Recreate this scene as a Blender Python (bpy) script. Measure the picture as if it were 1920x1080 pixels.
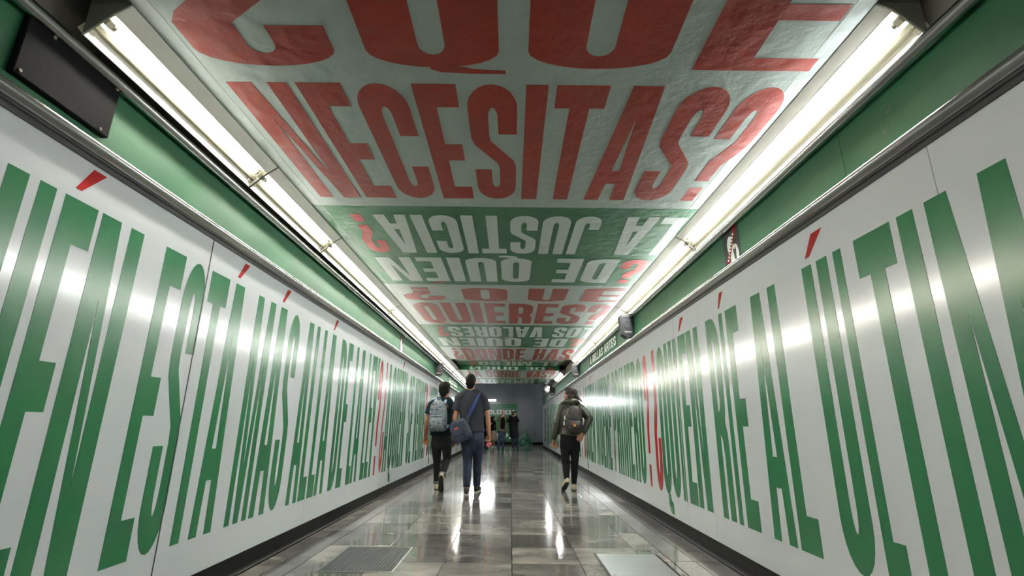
import bpy, bmesh, math, random
from mathutils import Vector, Matrix
from mathutils.geometry import tessellate_polygon
random.seed(7)
sc = bpy.context.scene
for o in list(bpy.data.objects): bpy.data.objects.remove(o)
COL = sc.collection

# ------------------------------------------------------------------ camera
CAM_H = 0.98
R_RIGHT = Vector((0.99994242, -0.00252195, 0.01043083))
R_UP = Vector((-0.01072336, -0.27239069, 0.96212698))
R_FWD = Vector((-0.00041482, 0.96218343, 0.27240205))
FPX = 923.38
CAM_P = Vector((0, 0, CAM_H))
cd = bpy.data.cameras.new('camera'); cam = bpy.data.objects.new('camera', cd); COL.objects.link(cam)
cd.sensor_width = 36; cd.lens = FPX / 1920 * 36; cd.clip_start = 0.05; cd.clip_end = 200
M = Matrix.Identity(4)
for i in range(3):
    M[i][0] = R_RIGHT[i]; M[i][1] = R_UP[i]; M[i][2] = -R_FWD[i]
M.translation = CAM_P; cam.matrix_world = M
sc.camera = cam

# ------------------------------------------------------------------ world, exposure
w = bpy.data.worlds.new('world'); sc.world = w; w.use_nodes = True
w.node_tree.nodes['Background'].inputs[0].default_value = (0.05, 0.055, 0.05, 1)
w.node_tree.nodes['Background'].inputs[1].default_value = 0.3
vs = sc.view_settings
vs.view_transform = 'Standard'; vs.look = 'None'; vs.gamma = 1; vs.use_curve_mapping = False
vs.exposure = 0.62
TUBE_L = (1.0, 0.97, 0.91); TUBE_R = (0.94, 0.975, 1.0); TUBE_E = 60.0   # fluorescent tube colours and strength, shared with the added unseen fill lamps

# ------------------------------------------------------------------ helpers
def ray(px, py): return R_RIGHT * ((px - 960) / FPX) + R_UP * ((540 - py) / FPX) + R_FWD
def atY(px, py, Y):
    d = ray(px, py); return CAM_P + d * (Y / d.y)

def srgb(r, g, b):
    f = lambda c: (c / 255 / 12.92) if c / 255 <= 0.04045 else ((c / 255 + 0.055) / 1.055) ** 2.4
    return (f(r), f(g), f(b), 1)

def put(name, me, m=None, parent=None, loc=None):
    o = bpy.data.objects.new(name, me); COL.objects.link(o)
    if m is not None and len(me.materials) == 0: me.materials.append(m)
    if parent is not None: o.parent = parent
    if loc is not None: o.location = loc
    return o
def empty(name, loc=(0, 0, 0)):
    o = bpy.data.objects.new(name, None); o.location = loc; o.empty_display_size = .1; COL.objects.link(o); return o
def tag(o, label=None, cat=None, group=None, kind=None):
    if label: o['label'] = label
    if cat: o['category'] = cat
    if group: o['group'] = group
    if kind: o['kind'] = kind
    return o
def mesh(name, v, f, smooth=False):
    me = bpy.data.meshes.new(name); me.from_pydata([tuple(p) for p in v], [], f); me.update()
    if smooth:
        for p in me.polygons: p.use_smooth = True
    return me

class MB:
    def __init__(s): s.v = []; s.f = []
    def add(s, v, f):
        b = len(s.v); s.v += [tuple(p) for p in v]; s.f += [tuple(i + b for i in q) for q in f]; return s
    def box(s, x0, y0, z0, x1, y1, z1):
        v = [(x0,y0,z0),(x1,y0,z0),(x1,y1,z0),(x0,y1,z0),(x0,y0,z1),(x1,y0,z1),(x1,y1,z1),(x0,y1,z1)]
        return s.add(v, [(0,3,2,1),(4,5,6,7),(0,1,5,4),(1,2,6,5),(2,3,7,6),(3,0,4,7)])
    def bbox(s, x0, y0, z0, x1, y1, z1, b=.003):
        """box with chamfered edges"""
        v = []; f = []
        for (sx, sy, sz) in [(a, c, d) for d in (0, 1) for c in (0, 1) for a in (0, 1)]:
            X = (x0, x1)[sx]; Y = (y0, y1)[sy]; Z = (z0, z1)[sz]
            dx = b * (1 - 2 * sx); dy = b * (1 - 2 * sy); dz = b * (1 - 2 * sz)
            v += [(X, Y + dy, Z + dz), (X + dx, Y, Z + dz), (X + dx, Y + dy, Z)]
        bm = bmesh.new()
        for p in v: bm.verts.new(p)
        bmesh.ops.convex_hull(bm, input=bm.verts)
        bm.verts.index_update()
        s.add([q.co for q in bm.verts], [tuple(x.index for x in fc.verts) for fc in bm.faces]); bm.free(); return s
    def cyl(s, a, b, r, n=12, r2=None):
        a = Vector(a); b = Vector(b); t = (b - a).normalized()
        u = t.orthogonal().normalized(); w_ = t.cross(u); r2 = r if r2 is None else r2
        v = [a + (u * math.cos(2*math.pi*k/n) + w_ * math.sin(2*math.pi*k/n)) * r for k in range(n)]
        v += [b + (u * math.cos(2*math.pi*k/n) + w_ * math.sin(2*math.pi*k/n)) * r2 for k in range(n)]
        f = [(k, (k+1) % n, n + (k+1) % n, n + k) for k in range(n)] + [tuple(range(n-1, -1, -1)), tuple(range(n, 2*n))]
        return s.add(v, f)
    def prism(s, poly, axis, a, b):
        """2-D polygon extruded along an axis: axis 'y': (x,z) ; 'x': (y,z) ; 'z': (x,y)"""
        mk = {'y': lambda p, t: (p[0], t, p[1]), 'x': lambda p, t: (t, p[0], p[1]), 'z': lambda p, t: (p[0], p[1], t)}[axis]
        n = len(poly); v = [mk(p, a) for p in poly] + [mk(p, b) for p in poly]
        f = [(k, (k+1) % n, n + (k+1) % n, n + k) for k in range(n)] + [tuple(range(n-1, -1, -1)), tuple(range(n, 2*n))]
        return s.add(v, f)
    def loft(s, rings):
        n = len(rings[0]); v = [p for r in rings for p in r]; f = []
        for i in range(len(rings) - 1):
            for k in range(n):
                f.append((i*n+k, i*n+(k+1) % n, (i+1)*n+(k+1) % n, (i+1)*n+k))
        f.append(tuple(range(n-1, -1, -1))); f.append(tuple(range((len(rings)-1)*n, len(rings)*n)))
        return s.add(v, f)
    def ell(s, c, r, rot=None, nu=12, nv=8):
        c = Vector(c); rot = rot or Matrix.Identity(3)
        rings = []
        for i in range(1, nv):
            t = math.pi * i / nv
            rings.append([c + rot @ Vector((r[0]*math.sin(t)*math.cos(2*math.pi*k/nu), r[1]*math.sin(t)*math.sin(2*math.pi*k/nu), -r[2]*math.cos(t))) for k in range(nu)])
        v = [p for q in rings for p in q]; f = []
        for i in range(len(rings)-1):
            for k in range(nu): f.append((i*nu+k, i*nu+(k+1) % nu, (i+1)*nu+(k+1) % nu, (i+1)*nu+k))
        b0 = len(v); v += [c + rot @ Vector((0, 0, -r[2])), c + rot @ Vector((0, 0, r[2]))]
        for k in range(nu):
            f.append((b0, (k+1) % nu, k)); q = (len(rings)-1)*nu; f.append((b0+1, q+k, q+(k+1) % nu))
        return s.add(v, f)
    def fix(s, me):
        bm = bmesh.new(); bm.from_mesh(me); bmesh.ops.recalc_face_normals(bm, faces=bm.faces); bm.to_mesh(me); bm.free()
    def mesh(s, name, smooth=False, fix=True):
        me = mesh(name, s.v, s.f, smooth)
        if fix: s.fix(me)
        return me
    def build(s, name, m, parent=None, loc=None, smooth=False):
        return put(name, s.mesh(name, smooth), m, parent, loc)

# ------------------------------------------------------------------ materials
def mat(name, col, rough=.5, metal=0, spec=.5, bump=None, var=None, wear=None, coat=0, emit=None, rvar=None):
    """col: base colour; bump=(scale, strength, detail); var=(scale, amount) tone noise; wear=(colour, scale, threshold) chips; rvar = object random tone"""
    m = bpy.data.materials.new(name); m.use_nodes = True; nt = m.node_tree; N = nt.nodes; L = nt.links
    b = N['Principled BSDF']; b.inputs['Base Color'].default_value = col; b.inputs['Roughness'].default_value = rough
    b.inputs['Metallic'].default_value = metal; b.inputs['Specular IOR Level'].default_value = spec; b.inputs['Coat Weight'].default_value = coat
    geo = N.new('ShaderNodeNewGeometry'); src = geo.outputs['Position']
    cur = None
    if var:
        n = N.new('ShaderNodeTexNoise'); n.inputs['Scale'].default_value = var[0]; n.inputs['Detail'].default_value = 5
        L.new(src, n.inputs['Vector'])
        mr = N.new('ShaderNodeMapRange'); mr.inputs[1].default_value = .3; mr.inputs[2].default_value = .7
        mr.inputs[3].default_value = 1 - var[1]; mr.inputs[4].default_value = 1 + var[1]; L.new(n.outputs['Fac'], mr.inputs[0])
        mx = N.new('ShaderNodeVectorMath'); mx.operation = 'SCALE'; mx.inputs[0].default_value = col[:3]; L.new(mr.outputs[0], mx.inputs['Scale'])
        cur = mx.outputs[0]
    if rvar:
        oi = N.new('ShaderNodeObjectInfo'); mr = N.new('ShaderNodeMapRange'); mr.inputs[3].default_value = 1 - rvar; mr.inputs[4].default_value = 1 + rvar
        L.new(oi.outputs['Random'], mr.inputs[0]); mx = N.new('ShaderNodeVectorMath'); mx.operation = 'SCALE'
        if cur is None: mx.inputs[0].default_value = col[:3]
        else: L.new(cur, mx.inputs[0])
        L.new(mr.outputs[0], mx.inputs['Scale']); cur = mx.outputs[0]
    if wear:
        n = N.new('ShaderNodeTexNoise'); n.inputs['Scale'].default_value = wear[1]; n.inputs['Detail'].default_value = 6; n.inputs['Roughness'].default_value = .65
        L.new(src, n.inputs['Vector'])
        mr = N.new('ShaderNodeMapRange'); mr.inputs[1].default_value = wear[2]; mr.inputs[2].default_value = wear[2] + .015; L.new(n.outputs['Fac'], mr.inputs[0])
        mx = N.new('ShaderNodeMix'); mx.data_type = 'RGBA'; L.new(mr.outputs[0], mx.inputs[0])
        if cur is None: mx.inputs[6].default_value = col
        else: L.new(cur, mx.inputs[6])
        mx.inputs[7].default_value = wear[0]; cur = mx.outputs[2]
    if cur is not None: L.new(cur, b.inputs['Base Color'])
    if bump:
        n = N.new('ShaderNodeTexNoise'); n.inputs['Scale'].default_value = bump[0]; n.inputs['Detail'].default_value = bump[2]; L.new(src, n.inputs['Vector'])
        bp = N.new('ShaderNodeBump'); bp.inputs['Strength'].default_value = bump[1]; bp.inputs['Distance'].default_value = .02
        L.new(n.outputs['Fac'], bp.inputs['Height']); L.new(bp.outputs[0], b.inputs['Normal'])
    if emit:
        b.inputs['Emission Color'].default_value = (*emit[0], 1); b.inputs['Emission Strength'].default_value = emit[1]
    return m

def ramp_mat(name, stops, scale, rough=.6, kind='noise', bump=0, stretch=(1, 1, 1), spec=.5):
    m = bpy.data.materials.new(name); m.use_nodes = True; nt = m.node_tree; N = nt.nodes; L = nt.links
    b = N['Principled BSDF']; b.inputs['Roughness'].default_value = rough; b.inputs['Specular IOR Level'].default_value = spec
    tc = N.new('ShaderNodeTexCoord'); mp = N.new('ShaderNodeMapping'); mp.inputs['Scale'].default_value = stretch; L.new(tc.outputs['Object'], mp.inputs[0])
    n = N.new('ShaderNodeTexNoise'); n.inputs['Scale'].default_value = scale; n.inputs['Detail'].default_value = 3; L.new(mp.outputs[0], n.inputs['Vector']); out = n.outputs['Fac']
    cr = N.new('ShaderNodeValToRGB'); cr.color_ramp.interpolation = 'CONSTANT' if kind == 'patch' else 'LINEAR'
    el = cr.color_ramp.elements
    el[0].position = stops[0][0]; el[0].color = stops[0][1]; el[1].position = stops[1][0]; el[1].color = stops[1][1]
    for p, c in stops[2:]:
        e = el.new(p); e.color = c
    L.new(out, cr.inputs[0]); L.new(cr.outputs[0], b.inputs['Base Color'])
    if bump:
        bp = N.new('ShaderNodeBump'); bp.inputs['Strength'].default_value = bump; bp.inputs['Distance'].default_value = .01; L.new(out, bp.inputs['Height']); L.new(bp.outputs[0], b.inputs['Normal'])
    return m

def marble():
    m = bpy.data.materials.new('polished_grey_marble'); m.use_nodes = True; nt = m.node_tree; N = nt.nodes; L = nt.links
    b = N['Principled BSDF']; b.inputs['Specular IOR Level'].default_value = .5; b.inputs['Coat Weight'].default_value = .25; b.inputs['Coat Roughness'].default_value = .06
    geo = N.new('ShaderNodeNewGeometry'); oi = N.new('ShaderNodeObjectInfo')
    off = N.new('ShaderNodeVectorMath'); off.operation = 'MULTIPLY_ADD'; L.new(oi.outputs['Random'], off.inputs[0]); off.inputs[1].default_value = (31, 17, 9); L.new(geo.outputs['Position'], off.inputs[2])
    mp = N.new('ShaderNodeMapping'); mp.inputs['Scale'].default_value = (1.2, 1.9, 1); L.new(off.outputs[0], mp.inputs[0])
    n = N.new('ShaderNodeTexNoise'); n.inputs['Scale'].default_value = 1.9; n.inputs['Detail'].default_value = 7; n.inputs['Distortion'].default_value = .7; L.new(mp.outputs[0], n.inputs['Vector'])
    cr = N.new('ShaderNodeValToRGB'); e = cr.color_ramp.elements
    e[0].position = .3; e[0].color = srgb(104, 101, 96); e[1].position = .72; e[1].color = srgb(176, 172, 165)
    q = e.new(.5); q.color = srgb(140, 136, 130)
    L.new(n.outputs['Fac'], cr.inputs[0])
    mr = N.new('ShaderNodeMapRange'); mr.inputs[3].default_value = .38; mr.inputs[4].default_value = 1.25; L.new(oi.outputs['Random'], mr.inputs[0])
    mx = N.new('ShaderNodeVectorMath'); mx.operation = 'SCALE'; L.new(cr.outputs[0], mx.inputs[0]); L.new(mr.outputs[0], mx.inputs['Scale'])
    # pale hairline veins
    n2 = N.new('ShaderNodeTexNoise'); n2.inputs['Scale'].default_value = 1.7; n2.inputs['Detail'].default_value = 4; n2.inputs['Distortion'].default_value = 2.5; L.new(off.outputs[0], n2.inputs['Vector'])
    ab = N.new('ShaderNodeMath'); ab.operation = 'SUBTRACT'; L.new(n2.outputs['Fac'], ab.inputs[0]); ab.inputs[1].default_value = .5
    a2 = N.new('ShaderNodeMath'); a2.operation = 'ABSOLUTE'; L.new(ab.outputs[0], a2.inputs[0])
    v = N.new('ShaderNodeMapRange'); v.inputs[1].default_value = 0; v.inputs[2].default_value = .006; v.inputs[3].default_value = .35; v.inputs[4].default_value = 0; L.new(a2.outputs[0], v.inputs[0])
    mix = N.new('ShaderNodeMix'); mix.data_type = 'RGBA'; L.new(v.outputs[0], mix.inputs[0]); L.new(mx.outputs[0], mix.inputs[6]); mix.inputs[7].default_value = srgb(190, 185, 172)
    L.new(mix.outputs[2], b.inputs['Base Color'])
    n3 = N.new('ShaderNodeTexNoise'); n3.inputs['Scale'].default_value = 5; n3.inputs['Detail'].default_value = 5; L.new(geo.outputs['Position'], n3.inputs['Vector'])
    r = N.new('ShaderNodeMapRange'); r.inputs[3].default_value = .05; r.inputs[4].default_value = .2; L.new(n3.outputs['Fac'], r.inputs[0]); L.new(r.outputs[0], b.inputs['Roughness'])
    bp = N.new('ShaderNodeBump'); bp.inputs['Strength'].default_value = .05; bp.inputs['Distance'].default_value = .01
    n4 = N.new('ShaderNodeTexNoise'); n4.inputs['Scale'].default_value = 6; L.new(geo.outputs['Position'], n4.inputs['Vector']); L.new(n4.outputs['Fac'], bp.inputs['Height']); L.new(bp.outputs[0], b.inputs['Normal']); L.new(bp.outputs[0], b.inputs['Coat Normal'])
    return m

GREEN = srgb(42, 116, 73); RED = srgb(168, 34, 36)
MT = {}
MT['panel'] = mat('white_glossy_panel', srgb(222, 227, 230), .15, spec=.8, bump=(9, .012, 2))
MT['print_green'] = mat('green_vinyl_print', GREEN, .22, spec=.5, var=(1.5, .06))
MT['print_red'] = mat('red_vinyl_print', RED, .22, spec=.5)
CB = (13, .3, 6)
MT['ceil_white'] = mat('white_plaster_ceiling_paint', srgb(158, 169, 163), .34, spec=.36, bump=CB, var=(2, .05))
MT['ceil_green'] = mat('green_plaster_ceiling_paint', srgb(35, 98, 60), .34, spec=.36, bump=CB, var=(2, .08))
MT['ceil_red'] = mat('red_plaster_ceiling_paint', srgb(138, 35, 13), .34, spec=.36, bump=CB, var=(2, .06))
MT['ceil_redmark'] = mat('pale_red_ceiling_paint', srgb(176, 56, 46), .34, spec=.36, bump=CB)
MT['ceil_pale'] = mat('pale_grey_ceiling_lettering', srgb(184, 192, 186), .34, spec=.36, bump=CB)
MT['band'] = mat('painted_green_frieze', srgb(34, 94, 61), .42, spec=.5, var=(2.2, .16), wear=(srgb(150, 120, 85), 7, .69))
MT['steel'] = mat('brushed_stainless_steel', srgb(205, 205, 203), .27, metal=1)
MT['dark_slot'] = mat('dark_rubber_gasket', srgb(46, 47, 46), .45)
MT['base'] = mat('black_glossy_skirting', srgb(13, 12, 11), .5, spec=.15, bump=(18, .12, 4))
MT['housing'] = mat('off_white_enamel', srgb(232, 230, 218), .45, var=(3, .05), wear=(srgb(120, 95, 60), 7, .74))
MT['reflector'] = mat('cream_reflector_enamel', srgb(238, 232, 206), .4)
MT['endcap'] = mat('grey_end_plate', srgb(120, 120, 108), .5)
MT['socket'] = mat('cream_lamp_socket', srgb(225, 218, 195), .4)
MT['tube_l'] = mat('warm_fluorescent_glass', (.9, .9, .88, 1), .3, emit=(TUBE_L, TUBE_E))
MT['tube_r'] = mat('neutral_fluorescent_glass', (.9, .9, .9, 1), .3, emit=(TUBE_R, TUBE_E))
MT['plaster'] = mat('bare_grey_plaster', srgb(150, 150, 143), .7, bump=(30, .3, 4), var=(6, .1))
MT['recess'] = mat('dusty_concrete_recess', srgb(120, 116, 104), .8, bump=(20, .3, 4))
MT['concrete'] = mat('grey_concrete', srgb(120, 122, 120), .7)
MT['marble'] = marble()
MT['grout'] = mat('dark_grout', srgb(62, 58, 52), .35, spec=.5)
MT['slate'] = mat('dark_grey_stone_cladding', srgb(112, 118, 119), .2, spec=.5, var=(1.2, .12), bump=(3, .05, 3))
MT['black'] = mat('black_plastic', srgb(30, 31, 33), .45)
MT['black_metal'] = mat('black_enamelled_sheet', srgb(16, 17, 18), .7, spec=.1, bump=(40, .05, 2))
MT['grille'] = mat('charcoal_speaker_cloth', srgb(46, 48, 52), .6)
MT['chrome'] = mat('small_steel_screw', srgb(170, 165, 150), .3, metal=1)
MT['white_paint'] = mat('white_sign_paint', srgb(245, 246, 242), .5)
MT['sign_green'] = mat('green_sign_plate', srgb(30, 92, 58), .6, spec=.3)
MT['plate'] = mat('scuffed_pale_steel_plate', srgb(150, 156, 156), .32, metal=.35, var=(3, .1), wear=(srgb(90, 90, 88), 12, .74))
MT['grate'] = mat('dark_steel_grating', srgb(64, 70, 73), .6, metal=.3)
MT['banner'] = mat('green_banner_vinyl', srgb(24, 104, 56), .35)
MT['banner_white'] = mat('white_banner_lettering', srgb(220, 225, 220), .4)
MT['tarp'] = mat('green_plastic_sheeting', srgb(44, 98, 74), .35, spec=.4)

# ------------------------------------------------------------------ lettering
def arc(cx, cy, rx, ry, a0, a1, n=12):
    return [(cx + rx * math.cos(math.radians(a0 + (a1 - a0) * k / n)), cy + ry * math.sin(math.radians(a0 + (a1 - a0) * k / n))) for k in range(n + 1)]

def glyph(c, w, h, sv, sh, ry, tail=.11):
    """polygons (outer, [holes]) of a condensed block capital in a box w x h; sv stem width, sh bar height, ry corner height"""
    rx = w / 2; rxi = max(w / 2 - sv, .001); ryi = max(ry - sh * .55, ry * .35)
    m = w / 2; out = []
    tri = {'Á': 'A', 'É': 'E', 'Í': 'I', 'Ó': 'O', 'Ú': 'U'}
    b = tri.get(c, c)
    bh = sh
    if b == 'I': out.append(([(0,0),(w,0),(w,h),(0,h)], []))
    elif b == 'L': out.append(([(0,0),(w,0),(w,bh),(sv,bh),(sv,h),(0,h)], []))
    elif b == 'T': out.append(([(m-sv/2,0),(m+sv/2,0),(m+sv/2,h-bh),(w,h-bh),(w,h),(0,h),(0,h-bh),(m-sv/2,h-bh)], []))
    elif b == 'E':
        y = h * .5
        out.append(([(0,0),(w,0),(w,bh),(sv,bh),(sv,y-bh*.5),(w*.92,y-bh*.5),(w*.92,y+bh*.5),(sv,y+bh*.5),(sv,h-bh),(w,h-bh),(w,h),(0,h)], []))
    elif b == 'F':
        y = h * .48
        out.append(([(0,0),(sv,0),(sv,y-bh*.5),(w*.9,y-bh*.5),(w*.9,y+bh*.5),(sv,y+bh*.5),(sv,h-bh),(w,h-bh),(w,h),(0,h)], []))
    elif b == 'H':
        y = h * .52
        out.append(([(0,0),(sv,0),(sv,y-bh/2),(w-sv,y-bh/2),(w-sv,0),(w,0),(w,h),(w-sv,h),(w-sv,y+bh/2),(sv,y+bh/2),(sv,h),(0,h)], []))
    elif b == 'N':
        out.append(([(0,0),(sv*.9,0),(sv*.9,h*.76),(w-sv*1.15,0),(w,0),(w,h),(w-sv*.9,h),(w-sv*.9,h*.24),(sv*1.15,h),(0,h)], []))
    elif b == 'M':
        s = sv * .95
        out.append(([(0,0),(s*.85,0),(s*.85,h*.7),(m-s*.45,0),(m+s*.45,0),(w-s*.85,h*.7),(w-s*.85,0),(w,0),(w,h),(w-s*1.2,h),(m,h*.22),(s*1.2,h),(0,h)], []))
    elif b == 'A':
        a = sv * .72; y0 = h * .2; y1 = y0 + bh * .95
        xl = lambda y: (m - a) * y / h
        t = sv * .98; k = (m - a + 0.0)
        yt = h * .78
        f = lambda y: t + (m - t) * (y / yt)
        out.append(([(0,0),(t,0),(f(y0),y0),(w-f(y0),y0),(w-t,0),(w,0),(m+a,h),(m-a,h)], [[(f(y1),y1),(w-f(y1),y1),(m,yt)]]))
    elif b == 'V':
        a = sv * .7
        out.append(([(m-a,0),(m+a,0),(w,h),(w-sv,h),(m,h*.26),(sv,h),(0,h)], []))
    elif b == 'Y':
        out.append(([(m-sv/2,0),(m+sv/2,0),(m+sv/2,h*.42),(w,h),(w-sv,h),(m,h*.58),(sv,h),(0,h),(m-sv/2,h*.42)], []))
    elif b == 'Z':
        out.append(([(0,0),(w,0),(w,bh),(sv*1.1,bh),(w,h-bh),(w,h),(0,h),(0,h-bh),(w-sv*1.1,h-bh),(0,bh)], []))
    elif b in 'OQ':
        o = arc(m,h-ry,rx,ry,0,180) + arc(m,ry,rx,ry,180,360)
        i = arc(m,h-sh-ryi,rxi,ryi,0,180) + arc(m,sh+ryi,rxi,ryi,180,360)
        out.append((o, [i]))
        if b == 'Q':
            t = tail * h
            out.append(([(m-sv*.1,.004*h),(m+sv*.55,.006*h),(m+sv*.75,-t*.25),(w+sv*.12,-t*.45),(w+sv*.12,-t),(m+sv*.7,-t),(m+sv*.1,-t*.8),(m-sv*.1,-t*.35)], []))
    elif b == 'U':
        out.append(([(0,h)] + arc(m,ry,rx,ry,180,360) + [(w,h),(w-sv,h)] + arc(m,sh+ryi,rxi,ryi,360,180) + [(sv,h)], []))
    elif b == 'J':
        out.append(([(0,h*.3)] + arc(m,ry,rx,ry,180,360) + [(w,h),(w-sv,h)] + arc(m,sh+ryi,rxi,ryi,360,180) + [(sv,h*.3)], []))
    elif b in 'CG':
        lo = h * (.36 if b == 'C' else .5)
        p = [(w,h*.64)] + arc(m,h-ry,rx,ry,0,180) + arc(m,ry,rx,ry,180,360) + [(w,lo)]
        if b == 'G': p += [(m,lo),(m,lo-bh),(w-sv,lo-bh)]
        else: p += [(w-sv,lo)]
        p += arc(m,sh+ryi,rxi,ryi,360,180) + arc(m,h-sh-ryi,rxi,ryi,180,0) + [(w-sv,h*.64)]
        out.append((p, []))
    elif b == 'S':
        p = [(w,h*.66)] + arc(m,h-ry,rx,ry,0,180) + [(0,h*.63),(w*.06,h*.57),(w-sv*1.08,h*.4),(w-sv,h*.35)] + arc(m,sh+ryi,rxi,ryi,360,180) + [(sv,h*.34),(0,h*.34)]
        p += arc(m,ry,rx,ry,180,360) + [(w,h*.37),(w*.94,h*.43),(sv*1.08,h*.6),(sv,h*.65)] + arc(m,h-sh-ryi,rxi,ryi,180,0) + [(w-sv,h*.66)]
        out.append((p, []))
    elif b == 'D':
        r = w * .6
        o = [(0,0)] + arc(w-r,ry,r,ry,270,360) + arc(w-r,h-ry,r,ry,0,90) + [(0,h)]
        r2 = max(r-sv, .001)
        i = [(sv,sh)] + arc(w-sv-r2,sh+ryi,r2,ryi,270,360) + arc(w-sv-r2,h-sh-ryi,r2,ryi,0,90) + [(sv,h-sh)]
        out.append((o, [i]))
    elif b in 'PRB':
        r = w * .55; r2 = max(r-sv, .001); y = h * .46
        hole = [(sv,y+sh*.45)] + arc(w-sv-r2,y+sh*.45+ryi*.6,r2,ryi*.6,270,360,4) + arc(w-sv-r2,h-sh-ryi,r2,ryi,0,90,4) + [(sv,h-sh)]
        if b == 'P':
            o = [(0,0),(sv,0),(sv,y-sh*.55)] + arc(w-r,y-sh*.55+ry*.8,r,ry*.8,270,360,4) + arc(w-r,h-ry,r,ry,0,90,5) + [(0,h)]
            out.append((o, [hole]))
        elif b == 'R':
            o = [(0,0),(sv,0),(sv,y-sh*.55),(w-sv*1.15,y-sh*.75),(w-sv,y-sh*1.5),(w-sv,0),(w,0),(w,y-sh*1.3),(w*.97,y-sh*.5),(w*.86,y),(w*.97,y+sh*.6),(w,y+sh*1.4)] + arc(w-r,h-ry,r,ry,0,90,5) + [(0,h)]
            out.append((o, [hole]))
        else:
            h2 = [(sv,sh)] + arc(w-sv-r2,sh+ryi,r2,ryi,270,360,4) + [(w-sv,y-sh*1.2),(w-sv-r2,y-sh*.55),(sv,y-sh*.55)]
            o = [(0,0)] + arc(w-r,ry,r,ry,270,360,5) + [(w,y-sh*1.3),(w*.87,y),(w,y+sh*1.4)] + arc(w-r,h-ry,r,ry,0,90,5) + [(0,h)]
            out.append((o, [hole, h2]))
    elif b in '?¿':
        p = [(0,h*.64)] + arc(m,h-ry,rx,ry,180,0) + [(w,h*.62),(w*.93,h*.54),(m+sv/2,h*.4),(m+sv/2,h*.24),(m-sv/2,h*.24),(m-sv/2,h*.44),(w-sv,h*.62)]
        p += arc(m,h-sh-ryi,rxi,ryi,0,180) + [(sv,h*.64)]
        d = [(m-sv/2,0),(m+sv/2,0),(m+sv/2,h*.16),(m-sv/2,h*.16)]
        q = [p, d]
        if b == '¿': q = [[(w-x,h-y) for x, y in z] for z in q]
        for z in q: out.append((z, []))
    acc = None
    if c in tri:
        acc = [(w*.2,h*1.028),(w*.38,h*1.028),(w*1.0,h*1.105),(w*.58,h*1.105)]
        if b == 'I': acc = [(w*.1,h*1.028),(w*.5,h*1.028),(w*1.9,h*1.105),(w*.9,h*1.105)]
        if b == 'A': acc = [(w*.26,h*1.028),(w*.4,h*1.028),(w*.84,h*1.105),(w*.56,h*1.105)]
    return out, acc

def poly_mesh(name, polys, ux, uy, n, d):
    """flat pieces raised d along n from their plane, with an edge"""
    v = []; f = []
    for outer, holes in polys:
        loops = [outer] + holes
        pts = [p for l in loops for p in l]; base = len(v)
        v += [ux * x + uy * y + n * d for x, y in pts]
        for t in tessellate_polygon([[Vector((x, y, 0)) for x, y in l] for l in loops]):
            a, b_, c = [Vector(v[base + i]) for i in t]
            nn = (b_ - a).cross(c - a)
            if nn.length < 1e-12: continue
            f.append(tuple(base + i for i in (t if nn.dot(n) > 0 else t[::-1])))
        b2 = len(v); v += [ux * x + uy * y for x, y in pts]; k0 = 0
        for l in loops:
            k = len(l)
            for i in range(k):
                a, b_ = k0 + i, k0 + (i + 1) % k
                f.append((base + a, base + b_, b2 + b_, b2 + a))
            k0 += k
    return mesh(name, v, f)

def letter(c, org, ux, uy, n, w, h, m, parent, sv=None, sh=None, ry=None, macc=None, tail=.11, d=.0012, name='letter'):
    sv = sv or w * .38; sh = sh or h * .12; ry = ry or h * .12
    if c in 'IÍ': pass
    polys, acc = glyph(c, w, h, sv, sh, ry, tail)
    if not polys: return None
    o = put(name, poly_mesh(name, polys, ux, uy, n, d), m, parent, org)
    if acc: put('accent_mark', poly_mesh('accent_mark', [(acc, [])], ux, uy, n, d), macc or m, o)
    return o

RELW = {'I': .42, 'Í': .42, 'M': 1.4, 'E': .84, 'É': .84, 'L': .8, ' ': .5, 'A': 1.12, 'Á': 1.12, 'N': 1.12, '?': .86, '¿': .86, 'V': 1.08, 'Y': 1.08, 'F': .82, 'J': .92}
def layout(txt, a, b, gap=.16):
    """list of (char, start, end) along a..b (b may be below a)"""
    ws = [RELW.get(c, 1.0) for c in txt]; tot = sum(ws) + gap * (len(txt) - 1); k = (b - a) / tot; x = a; out = []
    for c, q in zip(txt, ws):
        if c != ' ': out.append((c, x, x + q * k))
        x += (q + gap) * k
    return out

# ------------------------------------------------------------------ the room
XL, XR, ZC = -1.857, 1.652, 2.64
CS = 1.0375                    # ceiling plan scale for that height
Y0 = -5.0                      # closed off behind the camera
YE_L, YE_R, YF = 24.0, 26.2, 30.2
ZTOP = 3.62
Z_BASE, Z_PT, Z_RT, Z_C = .128, 2.08, 2.178, 2.475
XIL, XOL, XIR, XOR = -1.583, -1.748, 1.461, 1.631
LAMP = {-1: (-1.748, 2.49, -1.64, 2.593), 1: (1.631, 2.49, 1.515, 2.61)}   # outer and inner lip of the tilted troughs
ZB = 2.49

floor = MB().box(-9, Y0, -.12, 9, YF + .1, -.012).build('floor', MT['grout']); tag(floor, kind='structure')

def box_mesh(name, x, y, z, b=.0015):
    return MB().bbox(-x/2, -y/2, -z, x/2, y/2, 0, b).mesh(name)
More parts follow.
